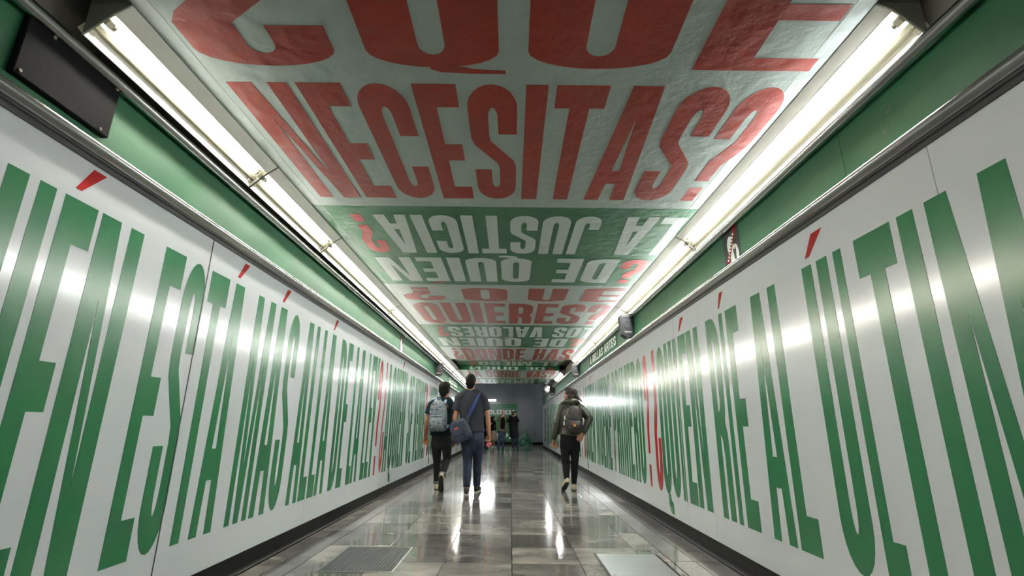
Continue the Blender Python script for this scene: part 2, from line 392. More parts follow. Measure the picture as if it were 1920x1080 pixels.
# floor tiles : five columns of squares, two runs of border slabs on each side
PX = .515; cols = [-1.525 + PX * i for i in range(6)]
tm = box_mesh('tile', PX - .005, PX - .005, .012)
tiles = []
for r in range(44):
    y = 3.08 + PX * (r + .5)
    if y > 24: break
    for c in range(5):
        x = (cols[c] + cols[c+1]) / 2
        o = put('tile', tm, MT['marble'], floor, (x, y, 0)); tiles.append(o)
for (x0, x1) in ((XL + .024, -1.70), (-1.697, -1.527), (1.052, 1.25), (1.253, 1.43), (1.433, XR - .024)):
    bm_ = box_mesh('border_tile', x1 - x0 - .003, 1.03 - .004, .012)
    for r in range(20):
        y = 3.2 + 1.03 * (r + .5)
        put('border_tile', bm_, MT['marble'], floor, ((x0 + x1) / 2, y, 0))
# the rest of the paving, before the first and beyond the last single tile
near_bed = MB()
for r in range(15):
    for c in range(7):
        x = -1.82 + .498 * c; y = Y0 + .545 * r
        if y + .54 < 3.1: near_bed.box(x, y, -.012, x + .494, y + .541, 0)
tag(near_bed.build('paving', MT['marble'], floor), kind='stuff')
far_bed = MB()
for r in range(11):
    for c in range(34):
        x = -8.9 + PX * c; y = 24.0 + .54 * r
        if y < YE_R and (x + PX > XR - .05 or x < XL + .05) and (x > XR - .3 or y < YE_L): continue
        far_bed.box(x, y, -.012, x + PX - .004, y + .536, 0)
tag(far_bed.build('paving', MT['marble'], floor), kind='stuff')

# access cover and drain grating set in the floor
gr = empty('floor_grating', (-1.075, 4.195, 0)); tag(gr, 'dark ribbed steel floor grating set in the paving near the white panels', 'grating')
MB().box(-.262, -.365, 0, .262, .365, .0015).build('tray', MT['grate'], gr)
fr = MB(); 
for a in ((-.268,-.371,-.256,.371),(.256,-.371,.268,.371),(-.256,-.371,.256,-.359),(-.256,.359,.256,.371)): fr.box(a[0],a[1],0,a[2],a[3],.006)
fr.build('frame', MT['steel'], gr)
sm = MB().bbox(-.009, -.357, 0, .009, .357, .005, .002).mesh('slat')
for k in range(20): put('slat', sm, MT['grate'], gr, (-.242 + k * .0255, 0, .0012))
pl = empty('access_cover', (.938, 4.11, 0)); tag(pl, 'pale scuffed steel access cover set flush in the marble floor', 'cover')
MB().bbox(-.235, -.31, 0, .235, .31, .006, .002).build('cover_plate', MT['plate'], pl)
fr = MB()
for a in ((-.256,-.33,-.242,.33),(.242,-.33,.256,.33),(-.242,-.33,.242,-.318),(-.242,.318,.242,.33)): fr.box(a[0],a[1],0,a[2],a[3],.003)
fr.build('frame', MT['base'], pl)
for sx in (-.2, .2): MB().cyl((sx, -.27, .006), (sx, -.27, .0085), .012, 10).build('bolt', MT['chrome'], pl)

# ---- side walls
def side_wall(side, X, ye, seams, bseams):
    s = side                     # +1: right hand wall, -1: left hand wall ; inward is -s
    nm = 'right' if s > 0 else 'left'
    wl = MB().box(min(X + s*.02, X + s*.25), Y0, 0, max(X + s*.02, X + s*.25), ye, 2.75).build('wall_' + nm, MT['concrete']); tag(wl, kind='structure')
    up = MB().box(min(X + s*.02, X + s*.25), 19.7, 2.75, max(X + s*.02, X + s*.25), ye, ZTOP).build('upper_cladding', MT['slate'], wl)
    ys = [Y0] + seams + [ye]
    for a, b in zip(ys, ys[1:]):
        MB().bbox(min(X, X + s*.02), a + .0015, Z_BASE, max(X, X + s*.02), b - .0015, Z_PT + .02, .001).build('panel', MT['panel'], wl)
    for q in seams:       # joint strips over the panel seams
        if s > 0 and q < 2: continue
        dk = abs(q - 2.87) < .01 and s < 0; wd = .0035 if dk else .0025
        MB().box(min(X, X - s*.0022), q - wd, Z_BASE, max(X, X - s*.0022), q + wd, Z_PT).build('joint_strip', MT['dark_slot' if dk else 'panel'], wl)
    ys = [Y0] + bseams + [ye]
    for a, b in zip(ys, ys[1:]):
        MB().bbox(min(X, X + s*.02), a + .001, Z_RT - .03, max(X, X + s*.02), b - .001, Z_C + .05, .001).build('frieze_panel', MT['band'], wl)
    MB().box(min(X, X + s*.02), Y0, Z_C + .05, max(X, X + s*.02), ye, 2.75).build('soffit_face', MT['recess'], wl)
    # skirting with a coved foot
    i = -s
    prof = [(X + s*.02, 0), (X + i*.022, 0), (X + i*.022, .008), (X + i*.012, .014), (X + i*.006, .026), (X + i*.004, .05), (X + i*.004, Z_BASE), (X + s*.02, Z_BASE)]
    tag(MB().prism(prof, 'y', Y0, ye).build('baseboard_' + nm, MT['base']), kind='structure')
    # lower rail: rounded steel bar above a darker stepped flange
    def bar(zc, r, depth, n=16):
        return [(X + i * depth * math.cos(math.radians(a)), zc + r * math.sin(math.radians(a))) for a in [-90 + 180 * k / n for k in range(n + 1)]]
    rail = empty('rail_trim', (0, 0, 0)); rail.name = 'trim_%d' % (1 if s < 0 else 3); tag(rail, kind='structure')
    MB().prism(bar(2.147, .031, .046) + [(X + s*.004, 2.178), (X + s*.004, 2.116)], 'y', Y0, ye).build('rail_bar', MT['steel'], rail, smooth=True)
    MB().prism([(X + s*.004, 2.116), (X + i*.016, 2.116), (X + i*.016, 2.106), (X + i*.01, 2.102), (X + s*.004, 2.102)], 'y', Y0, ye).build('rail_flange', MT['dark_slot'], rail)
    MB().prism([(X + s*.004, 2.102), (X + i*.008, 2.102), (X + i*.008, Z_PT), (X + s*.004, Z_PT)], 'y', Y0, ye).build('gasket', MT['dark_slot'], rail)
    r2 = empty('rail_trim', (0, 0, 0)); r2.name = 'trim_%d' % (2 if s < 0 else 4); tag(r2, kind='structure')
    zc = 2.483 if s < 0 else 2.462
    MB().prism([(X + i*(.036 + .027*math.cos(math.radians(a))), zc + .027*math.sin(math.radians(a))) for a in range(0, 360, 15)], 'y', Y0, ye).build('rail_bar', MT['steel'], r2, smooth=True)
    for yy in range(-4, int(ye), 2): MB().bbox(min(X, X + i*.03), yy - .02, zc - .012, max(X, X + i*.03), yy + .02, zc + .012, .002).build('rail_bracket', MT['steel'], r2)
    return wl
wall_l = side_wall(-1, XL, YE_L, [-2.6, .45, 2.87, 4.806, 6.068, 7.382, 9.1, 10.64, 11.32, 13.0, 15.2, 17.4, 19.6, 21.8], [-2.0, .5, 5.3, 7.7, 10.1, 12.6, 15, 17.5, 20])
wall_r = side_wall(1, XR, YE_R, [-2.4, 1.739, 4.293, 4.964, 6.856, 7.539, 8.152, 9.5, 10.84, 12.9, 15.0, 17.2, 19.4, 21.6, 23.8], [-2.0, 2.2, 5.1, 7.4, 10.5, 12.6, 15, 17.5, 20, 22.5])

# ---- wall lettering
ZT_L, ZBT_L = 1.896, .336
ZT_R, ZBT_R = 1.868, .331
def wall_word(items, side):
    if side < 0: X, zb, zt, ux, n, par = XL, ZBT_L, ZT_L, Vector((0, 1, 0)), Vector((1, 0, 0)), wall_l
    else: X, zb, zt, ux, n, par = XR, ZBT_R, ZT_R, Vector((0, -1, 0)), Vector((-1, 0, 0)), wall_r
    h = zt - zb
    for c, a, b in items:
        red = c in '?¿'
        w_ = abs(b - a); sv = {'E': .47, 'É': .47, 'L': .47, 'F': .47, 'T': .38, 'M': .27, 'N': .37, 'A': .34, 'Á': .34}.get(c, .4) * w_
        letter(c, Vector((X, a, zb)), ux, Vector((0, 0, 1)), n, w_, h, MT['print_red' if red else 'print_green'], par,
               sv=sv, sh=h * (.115 if c in 'OQUCSDPRB?¿ÚG' else .125), ry=h * .155, macc=MT['print_red'], tail=.115)
L_items = [('Q',1.2,1.45),('U',1.495,1.706),('I',1.751,1.824),('É',1.866,2.033),('N',2.06,2.321),('E',2.49,2.66),('S',2.69,2.88),('T',2.913,3.112),('Á',3.133,3.356),
 ('M',3.50,3.775),('Á',3.81,4.035),('S',4.07,4.27),('A',4.405,4.614),('L',4.645,4.80),('L',4.84,4.99),('Á',5.009,5.227),('D',5.37,5.56),('E',5.608,5.77),('L',5.925,6.085),('A',6.095,6.317),
 ('L',6.466,6.62),('E',6.645,6.79),('Y',6.785,7.0),('?',7.03,7.21),('¿',7.34,7.51),('A',7.556,7.775),('Q',7.85,8.08),('U',8.12,8.33),('I',8.365,8.44),('É',8.48,8.64),('N',8.67,8.93)]
L_items += layout('SE VENDE?', 9.19, 11.2) + layout('¿QUIÉN', 11.42, 12.75) + layout('ES LIBRE', 13.0, 14.7) + layout('DE ELEGIR?', 14.95, 17.1) + layout('¿QUIÉN', 17.3, 18.7) + layout('SIGUE LAS', 18.95, 21.0) + layout('ORDENES?', 21.25, 23.2)
wall_word(L_items, -1)
R_items = [('Ú',2.676,2.446),('L',2.395,2.262),('T',2.236,2.0),('I',1.957,1.869),('M',1.81,1.469),('O',1.425,1.19),('A',3.37,3.11),('L',3.073,2.871),('R',4.128,3.897),('Í',3.853,3.788),('E',3.728,3.533),
 ('¿',5.89,5.65),('Q',5.63,5.369),('U',5.33,5.08),('I',5.03,4.93),('É',4.86,4.65),('N',4.625,4.329)]
R_items += layout('PRIMERO', 8.22, 6.33) + [('?',6.25,6.05)] + layout('MUERE', 9.84, 8.40) + layout('QUIÉN', 11.25, 10.02) + [('¿',11.52,11.33),('?',12.0,11.82)]
R_items += layout('FUERTE', 13.5, 12.12) + layout('MÁS', 14.55, 13.75) + layout('REZA', 15.75, 14.78) + layout('¿QUIÉN', 17.35, 16.0) + layout('ORDENES?', 19.3, 17.55) + layout('LAS', 20.3, 19.5) + layout('SIGUE', 21.5, 20.5) + layout('¿QUIÉN', 23.2, 21.75) + layout('ELEGIR?', 25.2, 23.5)
wall_word(R_items, 1)

# ---- ceiling: painted bands, a shallow raised bay, a dropped edge
ceil = MB()
def cband(y0, y1, z, key, x0=XIL + .008, x1=XIR - .008):
    o = MB().box(x0, y0 if y0 < 0 else y0 * CS, z, x1, y1 * CS, z + .14).build('painted_band', MT[key], ceiling); return o
ceiling = MB().box(XL - .2, Y0, 2.84, XR + .2, 19.05 * CS, 2.95).build('ceiling', MT['recess']); tag(ceiling, kind='structure')
RZ = ZC + .125; B1, B2 = 12.1, 14.42
for a, b, z, k in ((Y0, 1.05, ZC, 'ceil_green'), (1.05, 3.41, ZC, 'ceil_white'), (3.41, 5.53, ZC, 'ceil_green'), (5.53, 7.865, ZC, 'ceil_white'), (7.865, 10.2, ZC, 'ceil_green'), (10.2, B1, ZC, 'ceil_white'),
                   (B1, 13.35, RZ, 'ceil_white'), (13.35, B2, RZ, 'ceil_green'), (B2, 14.46, ZC, 'ceil_green'), (14.46, 16.95, ZC, 'ceil_white'), (16.95, 19.05, ZC, 'ceil_green')):
    cband(a, b, z, k)
for sd, x in ((-1, XIL), (1, XIR)):       # bare plaster shoulder beside the lamps
    for a, b in ((Y0, B1 * CS), (B2 * CS, 19.05 * CS)):
        MB().prism([(x - sd*.008, ZC + .012), (x - sd*.085, ZC - .001), (x - sd*.085, ZC + .006), (x - sd*.008, ZC + .05)], 'y', a, b).build('plaster_edge', MT['plaster'], ceiling)
def ceil_row(items, ynear, yfar, flip, key, z=ZC, sv=None, sh=.145, ry=.15, mark=None, tail=.09, svk=.4):
    n = Vector((0, 0, -1))
    ynear *= CS; yfar *= CS
    for c, a, b in items:
        a *= CS; b *= CS
        if not flip: org, ux, uy = Vector((a, yfar, z)), Vector((1, 0, 0)), Vector((0, -1, 0))
        else: org, ux, uy = Vector((b, ynear, z)), Vector((-1, 0, 0)), Vector((0, 1, 0))
        w_ = abs(b - a); h = yfar - ynear
        k = {'E': .46, 'É': .46, 'L': .46, 'M': .28, 'N': .36, 'A': .36}.get(c, svk)
        letter(c, org, ux, uy, n, w_, h, MT[mark if (mark and c in '?¿') else key], ceiling, sv=w_ * k, sh=h * sh, ry=h * ry, macc=MT[mark or key], tail=tail)
def flip_layout(txt, x0, x1): return [(c, b, a) for c, a, b in layout(txt, x1, x0)]
ceil_row([('¿',-1.42,-.80),('Q',-.66,-.07),('U',.06,.69),('É',.82,1.36)], 1.25, 1.915, False, 'ceil_red', sh=.12, ry=.16, tail=.06, svk=.4)
ceil_row(layout('NECESITAS?', -1.40, 1.37), 2.03, 3.27, False, 'ceil_red')
ceil_row(flip_layout('LA JUSTICIA?', -1.34, 1.38), 3.57, 4.44, True, 'ceil_pale', mark='ceil_redmark')
ceil_row(flip_layout('¿DE QUIÉN', -1.36, 1.38), 4.58, 5.39, True, 'ceil_pale', mark='ceil_redmark')
ceil_row([('¿',-1.38,-.86),('Q',-.62,-.06),('U',.2,.68),('É',.88,1.38)], 5.67, 6.27, False, 'ceil_red', sh=.12, ry=.16, tail=.06, svk=.4)
ceil_row(layout('QUIERES?', -1.36, 1.37), 6.42, 7.72, False, 'ceil_red', tail=.06)
ceil_row(flip_layout('LOS VALORES?', -1.30, 1.38), 8.02, 8.95, True, 'ceil_pale', mark='ceil_redmark')
ceil_row(flip_layout('¿DE QUIÉN', -1.38, 1.38), 9.09, 10.02, True, 'ceil_pale', mark='ceil_redmark')
ceil_row(layout('¿DONDE HAS', -1.34, 1.36), 10.36, 12.04, False, 'ceil_red')
ceil_row(layout('ESTADO?', -1.2, 1.3), 12.2, 13.22, False, 'ceil_red', z=RZ)
ceil_row(flip_layout('EL MIEDO?', -1.2, 1.3), 13.45, 14.3, True, 'ceil_pale', z=RZ, mark='ceil_redmark')
for c, a, b in flip_layout('¿DE QUIÉN', -1.25, 1.3):     # lettering on the upright edge of the dropped bay
    letter(c, Vector((b, B2 * CS, ZC + .01)), Vector((-1, 0, 0)), Vector((0, 0, 1)), Vector((0, -1, 0)), abs(b - a), .09, MT['ceil_redmark' if c in '¿?' else 'ceil_pale'], ceiling, sv=.09, sh=.012, ry=.012, tail=.0)
ceil_row(layout('¿A DONDE VAS?', -1.36, 1.34), 14.62, 16.5, False, 'ceil_red')
ceil_row(flip_layout('LA ESPERANZA?', -1.3, 1.34), 17.2, 18.8, True, 'ceil_pale', mark='ceil_redmark')

# ---- hall at the far end, added unseen wall behind the camera keeping bounce light in
wb = MB().box(XL - .25, Y0 - .2, 0, XR + .25, Y0, 2.95).build('wall_back_added', MT['concrete']); tag(wb, kind='structure')
wf = MB().box(-9, YF + .03, 0, 9, YF + .25, ZTOP).build('wall_far', MT['grout']); tag(wf, kind='structure')
x = -9.0
while x < 8.9:
    for z0, z1 in ((.16, 2.0), (2.006, ZTOP)): MB().bbox(x + .003, YF, z0, x + 1.297, YF + .03, z1, .002).build('cladding_slab', MT['slate'], wf)
    x += 1.3
tag(MB().box(-9, YF - .02, 0, 9, YF + .03, .155).build('baseboard_far', MT['base']), kind='structure')
hall = MB().box(-9, 19.7, ZTOP, 9, YF + .25, ZTOP + .15).build('ceiling', MT['concrete']); tag(hall, kind='structure'); hall.name = 'ceiling_hall'
for nm, x0 in (('wall_hall_west', -9.2), ('wall_hall_east', 9.0)):
    tag(MB().box(x0, YE_L - .3, 0, x0 + .2, YF + .25, ZTOP).build(nm, MT['slate']), kind='structure')
for nm, x0, x1, ye in (('wall_return_west', -9, XL - .02, YE_L), ('wall_return_east', XR + .02, 9, YE_R)):
    tag(MB().box(x0, ye - .2, 0, x1, ye, ZTOP).build(nm, MT['slate']), kind='structure')
tag(MB().box(XL - .25, 19.6, 2.95, XR + .25, 19.76, ZTOP).build('wall_bulkhead', MT['concrete']), kind='structure')

# ------------------------------------------------------------------ lamps
def strip_light(side, ya, yb, label):
    s = side; xo, zo, xi, zi = LAMP[s]; xc = XIL if s < 0 else XIR
    T = MT['tube_l' if s < 0 else 'tube_r']
    yc = (ya + yb) / 2; h = (yb - ya - .012) / 2
    o = empty('strip_light', (xo, yc, zo)); tag(o, label, 'lamp', 'fluorescent strip lights')
    O = Vector((0, 0)); I = Vector((xi - xo, zi - zo)); e = (I - O).normalized(); W = (I - O).length
    n = Vector((s * abs(e.y), abs(e.x)))                                  # into the housing: up and towards the wall
    P = lambda u, d: (e.x * u * W + n.x * d, e.y * u * W + n.y * d)
    E_ = (xc - xo - s * .002, ZC - zo + .03); top = .30
    # folded sheet housing: outer side, top, flange up to the ceiling edge
    H = MB()
    H.prism([P(0, 0), P(.02, 0), (P(.02, 0)[0], .2), (P(0, 0)[0], .2)], 'y', -h, h)
    H.prism([P(1, 0), (E_[0], ZC - zo - .004), E_, (P(.97, 0)[0], P(.97, 0)[1] + .02)], 'y', -h, h)
    H.prism([(P(0, 0)[0], .2), (E_[0], .2), (E_[0], .204), (P(0, 0)[0], .204)], 'y', -h, h)
    H.build('housing', MT['housing'], o)
    R = MB(); dp = .042
    R.prism([P(.02, 0), P(.14, dp), P(.3, dp), P(.36, .018), P(.5, .018), P(.55, dp), P(.86, dp), P(.985, 0), P(.985, dp + .012), P(.02, dp + .012)], 'y', -h + .004, h - .004)
    R.build('reflector', MT['reflector'], o)
    for q in (-1, 1):
        MB().prism([P(0, 0), P(1, 0), (E_[0], ZC - zo - .004), (E_[0], .204), (P(0, 0)[0], .204)], 'y', q * h - .004, q * h + .004).build('end_plate', MT['endcap'], o)
    def Q(u, d, y): p = P(u, d); return (p[0], y, p[1])
    MB().cyl(Q(.7, .025, -h + .06), Q(.7, .025, h - .06), .0165, 14).build('tube', T, o)
    for q in (-1, 1):
        MB().cyl(Q(.7, .02, q * (h - .06)), Q(.7, .02, q * (h - .042)), .017, 12).build('tube_cap', MT['chrome'], o)
        for u in (.7, .22):
            c = [P(u - .1, .0), P(u + .1, .0), P(u + .1, .045), P(u - .1, .045)] if u > .5 else [P(u - .07, .016), P(u + .07, .016), P(u + .07, .045), P(u - .07, .045)]
            MB().prism(c, 'y', q * (h - .026) - .014, q * (h - .026) + .014).build('socket', MT['socket'], o)
    return o
for a, b, t in ((-4.6, -3.35, 'added unseen fill strip light over the panels, last before the end wall'), (-3.35, -2.1, 'added unseen fill strip light over the panels, second from the end wall'), (-2.1, -.85, 'added unseen fill strip light over the panels behind the dark cover plate'),  # these three are added behind the camera, unseen, to give fill light
                (1.635, 2.96, 'short fluorescent strip light with a grey end plate beside the dark cover plate'), (2.96, 4.235, 'short fluorescent strip light above the lettered word está'), (4.235, 6.8, 'long fluorescent strip light above the lettered words allá de'),
                (6.8, 9.35, 'long fluorescent strip light above the lettered word ley and the narrow warning sticker'), (9.35, 11.95, 'long fluorescent strip light just before the small black loudspeaker beside two walkers'), (11.95, 14.6, 'long fluorescent strip light above the small black loudspeaker beside two walkers'),
                (14.7, 17.2, 'long fluorescent strip light above the sign plate behind the walking students'), (17.3, 19.7, 'long fluorescent strip light at the ceiling end behind the tall man')):
    strip_light(-1, a, b, t)
for a, b, t in ((-4.5, -2.0, 'added unseen fill strip light opposite the closed end of the corridor'),  # added out of view behind the camera as fill light
                (1.59, 4.12, 'bright long fluorescent strip light with a grey end plate above the word último'), (4.12, 6.75, 'bright long fluorescent strip light above the words quién ríe'), (6.75, 9.4, 'bright long fluorescent strip light above the word primero and a loudspeaker'),
                (9.4, 12.4, 'bright long fluorescent strip light above the station name sign'), (15.2, 17.6, 'fluorescent strip light past the gap, above the woman in the olive jacket'), (20.3, 22.6, 'fluorescent strip light hung beyond the end of the painted ceiling')):
    strip_light(1, a, b, t)
# crosswise lamps in the hall: the first hangs in view, the others are added
def hall_lamp(x, y, z, label):
    o = empty('hall_lamp', (x, y, z)); tag(o, label, 'lamp')
    MB().bbox(-.8, -.07, .06, .8, .07, .13, .01).build('housing', MT['housing'], o)
    MB().cyl((-.75, 0, 0.02), (.75, 0, .02), .035, 12).build('tube', MT['tube_r'], o)
    for e in (-.77, .77): MB().bbox(e - .02, -.03, -.02, e + .02, .03, .08, .005).build('socket', MT['socket'], o)
    for e in (-.5, .5): MB().cyl((e, 0, .13), (e, 0, ZTOP - z), .006, 6).build('hanger_rod', MT['chrome'], o)
hall_lamp(-1.55, 26.5, 2.32, 'short bright fluorescent lamp hung crosswise in front of the green banner')
hall_lamp(4.2, 28.2, 3.1, 'added unseen fill lamp hung around the corner past the lettered panels')  # added out of frame to brighten the hall
hall_lamp(-5.2, 27.2, 3.1, 'added unseen fill lamp hung in the hall past the far end of the banner')  # second added lamp outside the view, lifting the hall's brightness

# ------------------------------------------------------------------ things on the frieze
o = empty('cover_plate', (XL, 1.735, 2.345)); tag(o, 'dark blank metal cover plate screwed to the green frieze under a strip light', 'cover plate')
MB().bbox(0, -.222, -.132, .03, .222, .132, .004).build('plate', MT['black_metal'], o)
for y, z in ((-.12, .105), (.17, -.115), (-.2, -.115), (.2, .11)): MB().cyl((.03, y, z), (.034, y, z), .007, 10).build('screw', MT['chrome'], o)

def speaker(side, y, label, zc=2.33):
    X = XR if side > 0 else XL; i = -side
    o = empty('loudspeaker', (X, y, zc)); tag(o, label, 'loudspeaker', 'wall loudspeakers on the green frieze')
    def px(u): return i * u
    body = MB().prism([(px(0), -.15), (px(.1), -.17), (px(.165), -.12), (px(.185), .13), (px(.165), .155), (px(0), .16)], 'y', -.07, .07)
    body.build('cabinet', MT['black'], o)
    g = MB().prism([(px(.02), -.12), (px(.1), -.14), (px(.15), -.105), (px(.165), .09), (px(.02), .09)], 'y', -.078, -.07); g.build('grille', MT['grille'], o)
    R = MB(); n = 20
    for k in range(n):
        a0, a1 = 2*math.pi*k/n, 2*math.pi*(k+1)/n
        q = lambda a, r, yy: (px(.09) + r*math.cos(a), yy, .005 + r*math.sin(a))
        R.add([q(a0,.045,-.078), q(a1,.045,-.078), q(a1,.052,-.078), q(a0,.052,-.078), q(a0,.046,-.084), q(a1,.046,-.084), q(a1,.051,-.084), q(a0,.051,-.084)], [(4,5,6,7),(0,1,5,4),(2,3,7,6)])
    R.build('driver_ring', MT['black'], o)
    MB().bbox(min(px(.0), px(.17)), -.079, .1, max(px(0), px(.17)), -.07, .145, .002).build('top_strip', MT['black'], o)
    MB().bbox(min(px(.03), px(.13)), -.08, -.105, max(px(.03), px(.13)), -.07, -.085, .002).build('name_bar', MT['chrome'], o)
    return o
speaker(1, 6.62, 'black loudspeaker on the green frieze just before the station name sign')
speaker(1, 12.1, 'black loudspeaker where the strip light ends above the olive jacket woman')
speaker(1, 19.2, 'small dark loudspeaker at the far end of the frieze')
speaker(-1, 12.2, 'black loudspeaker on the frieze behind the student with the patterned backpack')

def sign(side, ya, yb, zc, txt, hh, label, icon=True, lines=1):
    X = XR if side > 0 else XL; i = -side; n = Vector((i, 0, 0)); ux = Vector((0, -1 if side > 0 else 1, 0))
    o = empty('station_sign', (X, ya, zc)); tag(o, label, 'sign')
    a, b = min(0, (yb - ya)), max(0, (yb - ya)); e = .006
    MB().bbox(min(0, i * e), a - .05, -.11, max(0, i * e), b + .05, .11, .001).build('sign_plate', MT['sign_green'], o)
    d = 1 if yb > ya else -1; st = .36 * d if icon else 0
    if icon:
        MB().bbox(min(0, i*.009), min(.02*d, .26*d), -.1, max(0, i*.009), max(.02*d, .26*d), .1, .001).build('emblem_plate', MT['grille'], o)
        pts = [(.07,-.08),(.2,-.08),(.2,-.03),(.17,.0),(.165,.05),(.135,.085),(.105,.05),(.1,0),(.07,-.03)]
        put('emblem', poly_mesh('emblem', [(pts, [])], ux, Vector((0,0,1)), n, .002), MT['white_paint'], o, (i*.009, 0, 0))
    for li in range(lines):
        z = -hh/2 if lines == 1 else (.012 if li == 0 else -hh - .012)
        for c, p, q in layout(txt, st, yb - ya, .22):
            letter(c, Vector((i*e, p, z)), ux, Vector((0, 0, 1)), n, abs(q - p), hh, MT['white_paint'], o, sv=abs(q-p)*.3, sh=hh*.2, ry=hh*.24, d=.0015)
    return o
sign(1, 10.35, 7.72, 2.33, 'BELLAS ARTES', .15, 'green station sign with white lettering and a small emblem beside a loudspeaker')
sign(-1, 14.9, 17.2, 2.33, 'BELLAS ARTES', .07, 'small green sign plate with two rows of white lettering between walkers and lamps', icon=False, lines=2)

def sticker(side, yn, yf, label, cat='sticker'):
    X = XR if side > 0 else XL; i = -side; n = Vector((i, 0, 0)); ux = Vector((0, -1 if side > 0 else 1, 0))
    a = yf if side > 0 else yn; wd = abs(yf - yn)
    o = empty('warning_sticker', (X, a, 2.185)); tag(o, label, cat)
    hz = .265; uy = Vector((0, 0, 1)); P = lambda nm, pts, m, d: put(nm, poly_mesh(nm, [(pts, [])], ux, uy, n, d), MT[m], o)
    P('backing', [(0,0),(wd,0),(wd,hz),(0,hz)], 'black', .001)
    k = wd / .25
    hand = [(.10,0),(.16,0),(.15,.05),(.14,.10),(.17,.09),(.20,.115),(.185,.125),(.155,.125),(.15,.17),(.13,.205),(.10,.215),(.075,.2),(.06,.16),(.065,.11),(.09,.07)]
    P('hand_shape', [(x*k, y) for x, y in hand], 'white_paint', .002)
    P('finger_shape', [(x*k, y) for x, y in [(.185,0),(.22,0),(.225,.05),(.205,.11),(.19,.11),(.185,.06)]], 'white_paint', .002)
    P('red_bar', [(x*k, y) for x, y in [(.03,0),(.065,0),(.225,.265),(.185,.265)]], 'print_red', .003)
    # pale lettering along the red bar
    dv = Vector((.16, .265)).normalized(); nv = Vector((-dv.y, dv.x))
    for c, q in (('N', .03), ('O', .052)):
        pass
    for j in range(9):
        base = Vector((.05, .02)) + dv * (.012 + j * .025)
        pts = [base - nv*.012, base + dv*.014 - nv*.012, base + dv*.014 + nv*.009, base + nv*.009]
        P('lettering_mark', [(p.x*k, p.y) for p in pts], 'white_paint', .004)
    return o
sticker(1, 3.35, 3.62, 'black warning sticker with a white hand and red diagonal bar above ríe')
sticker(-1, 8.12, 8.37, 'narrow black and white warning sticker with red bar, near the students')

# ------------------------------------------------------------------ the far hall's things
bn = empty('green_banner', (-.7, YF, 0)); tag(bn, 'green printed banner with white lettering on the dark stone wall', 'banner')
MB().bbox(-2.6, -.03, .17, 1.05, -.002, 2.32, .003).build('sheet', MT['banner'], bn)
MB().box(-2.6, -.034, 2.02, 1.05, -.03, 2.05).build('seam', MT['concrete'], bn)
for c, a, b in layout('VIOLENCIA', -1.0, .98): letter(c, Vector((a, -.03, 1.72)), Vector((1,0,0)), Vector((0,0,1)), Vector((0,-1,0)), b - a, .26, MT['banner_white'], bn, sv=(b-a)*.36, sh=.05, ry=.06)
for c, a, b in layout('CULPA', -.6, .9): letter(c, Vector((a, -.03, .32)), Vector((1,0,0)), Vector((0,0,1)), Vector((0,-1,0)), b - a, .32, MT['banner_white'], bn, sv=(b-a)*.36, sh=.055, ry=.07)
# crumpled sheeting heaped on the floor
rings = []; rnd = random.Random(3)
for k, (z, r, ox) in enumerate(((0, .36, 0), (.05, .37, 0), (.2, .33, .02), (.36, .27, .05), (.5, .19, .1), (.66, .11, .13), (.82, .04, .16))):
    rings.append([(ox + r * (1 + .3 * math.sin(3*a + k) + rnd.uniform(-.12, .12)) * math.cos(a), .6 * r * (1 + rnd.uniform(-.2, .2)) * math.sin(a), max(0, z + (rnd.uniform(-.03, .03) if k else 0))) for a in [2*math.pi*j/18 for j in range(18)]])
o = MB().loft(rings).build('plastic_sheet', MT['tarp'], None, (.78, 29.3, 0)); tag(o, 'crumpled green plastic sheet heaped against the dark stone wall', 'sheet')

# ------------------------------------------------------------------ people
def ring(c, t, ref, ra, rb, n=14):
    t = t.normalized(); a = (ref - t * ref.dot(t))
    a = a.normalized() if a.length > 1e-4 else t.orthogonal().normalized()
    b = t.cross(a)
    return [c + a * (ra * math.cos(2*math.pi*k/n)) + b * (rb * math.sin(2*math.pi*k/n)) for k in range(n)]
def limb(mb, pts, rad, ref=Vector((1, 0, 0)), round_=True, n=14):
    """tapering tube through pts; rad entries r or (ra, rb)"""
    pts = [Vector(p) for p in pts]; rad = [(r, r) if not isinstance(r, tuple) else r for r in rad]; R = []
    for i, p in enumerate(pts):
        t = (pts[min(i+1, len(pts)-1)] - pts[max(i-1, 0)])
        R.append(ring(p, t, ref, rad[i][0], rad[i][1], n))
    if round_:
        t0 = (pts[0] - pts[1]).normalized(); t1 = (pts[-1] - pts[-2]).normalized(); m0 = min(rad[0]); m1 = min(rad[-1])
        R = [ring(pts[0] + t0 * m0 * .75, -t0, ref, rad[0][0] * .5, rad[0][1] * .5, n), ring(pts[0] + t0 * m0 * .45, -t0, ref, rad[0][0] * .83, rad[0][1] * .83, n)] + R
        R += [ring(pts[-1] + t1 * m1 * .45, t1, ref, rad[-1][0] * .83, rad[-1][1] * .83, n), ring(pts[-1] + t1 * m1 * .75, t1, ref, rad[-1][0] * .5, rad[-1][1] * .5, n)]
    return mb.loft(R)
def fuse(mb, name, vox, it=4, fac=.5):
    """one continuous skin over all the volumes gathered in mb"""
    me = mb.mesh(name); o = bpy.data.objects.new('fuse', me); COL.objects.link(o)
    r = o.modifiers.new('r', 'REMESH'); r.mode = 'VOXEL'; r.voxel_size = vox
    if it:
        q = o.modifiers.new('s', 'SMOOTH'); q.iterations = it; q.factor = fac
    dg = bpy.context.evaluated_depsgraph_get(); out = bpy.data.meshes.new_from_object(o.evaluated_get(dg)); out.name = name
    bpy.data.objects.remove(o); bpy.data.meshes.remove(me)
    for p in out.polygons: p.use_smooth = True
    return out
UP = Vector((0, 0, 1))
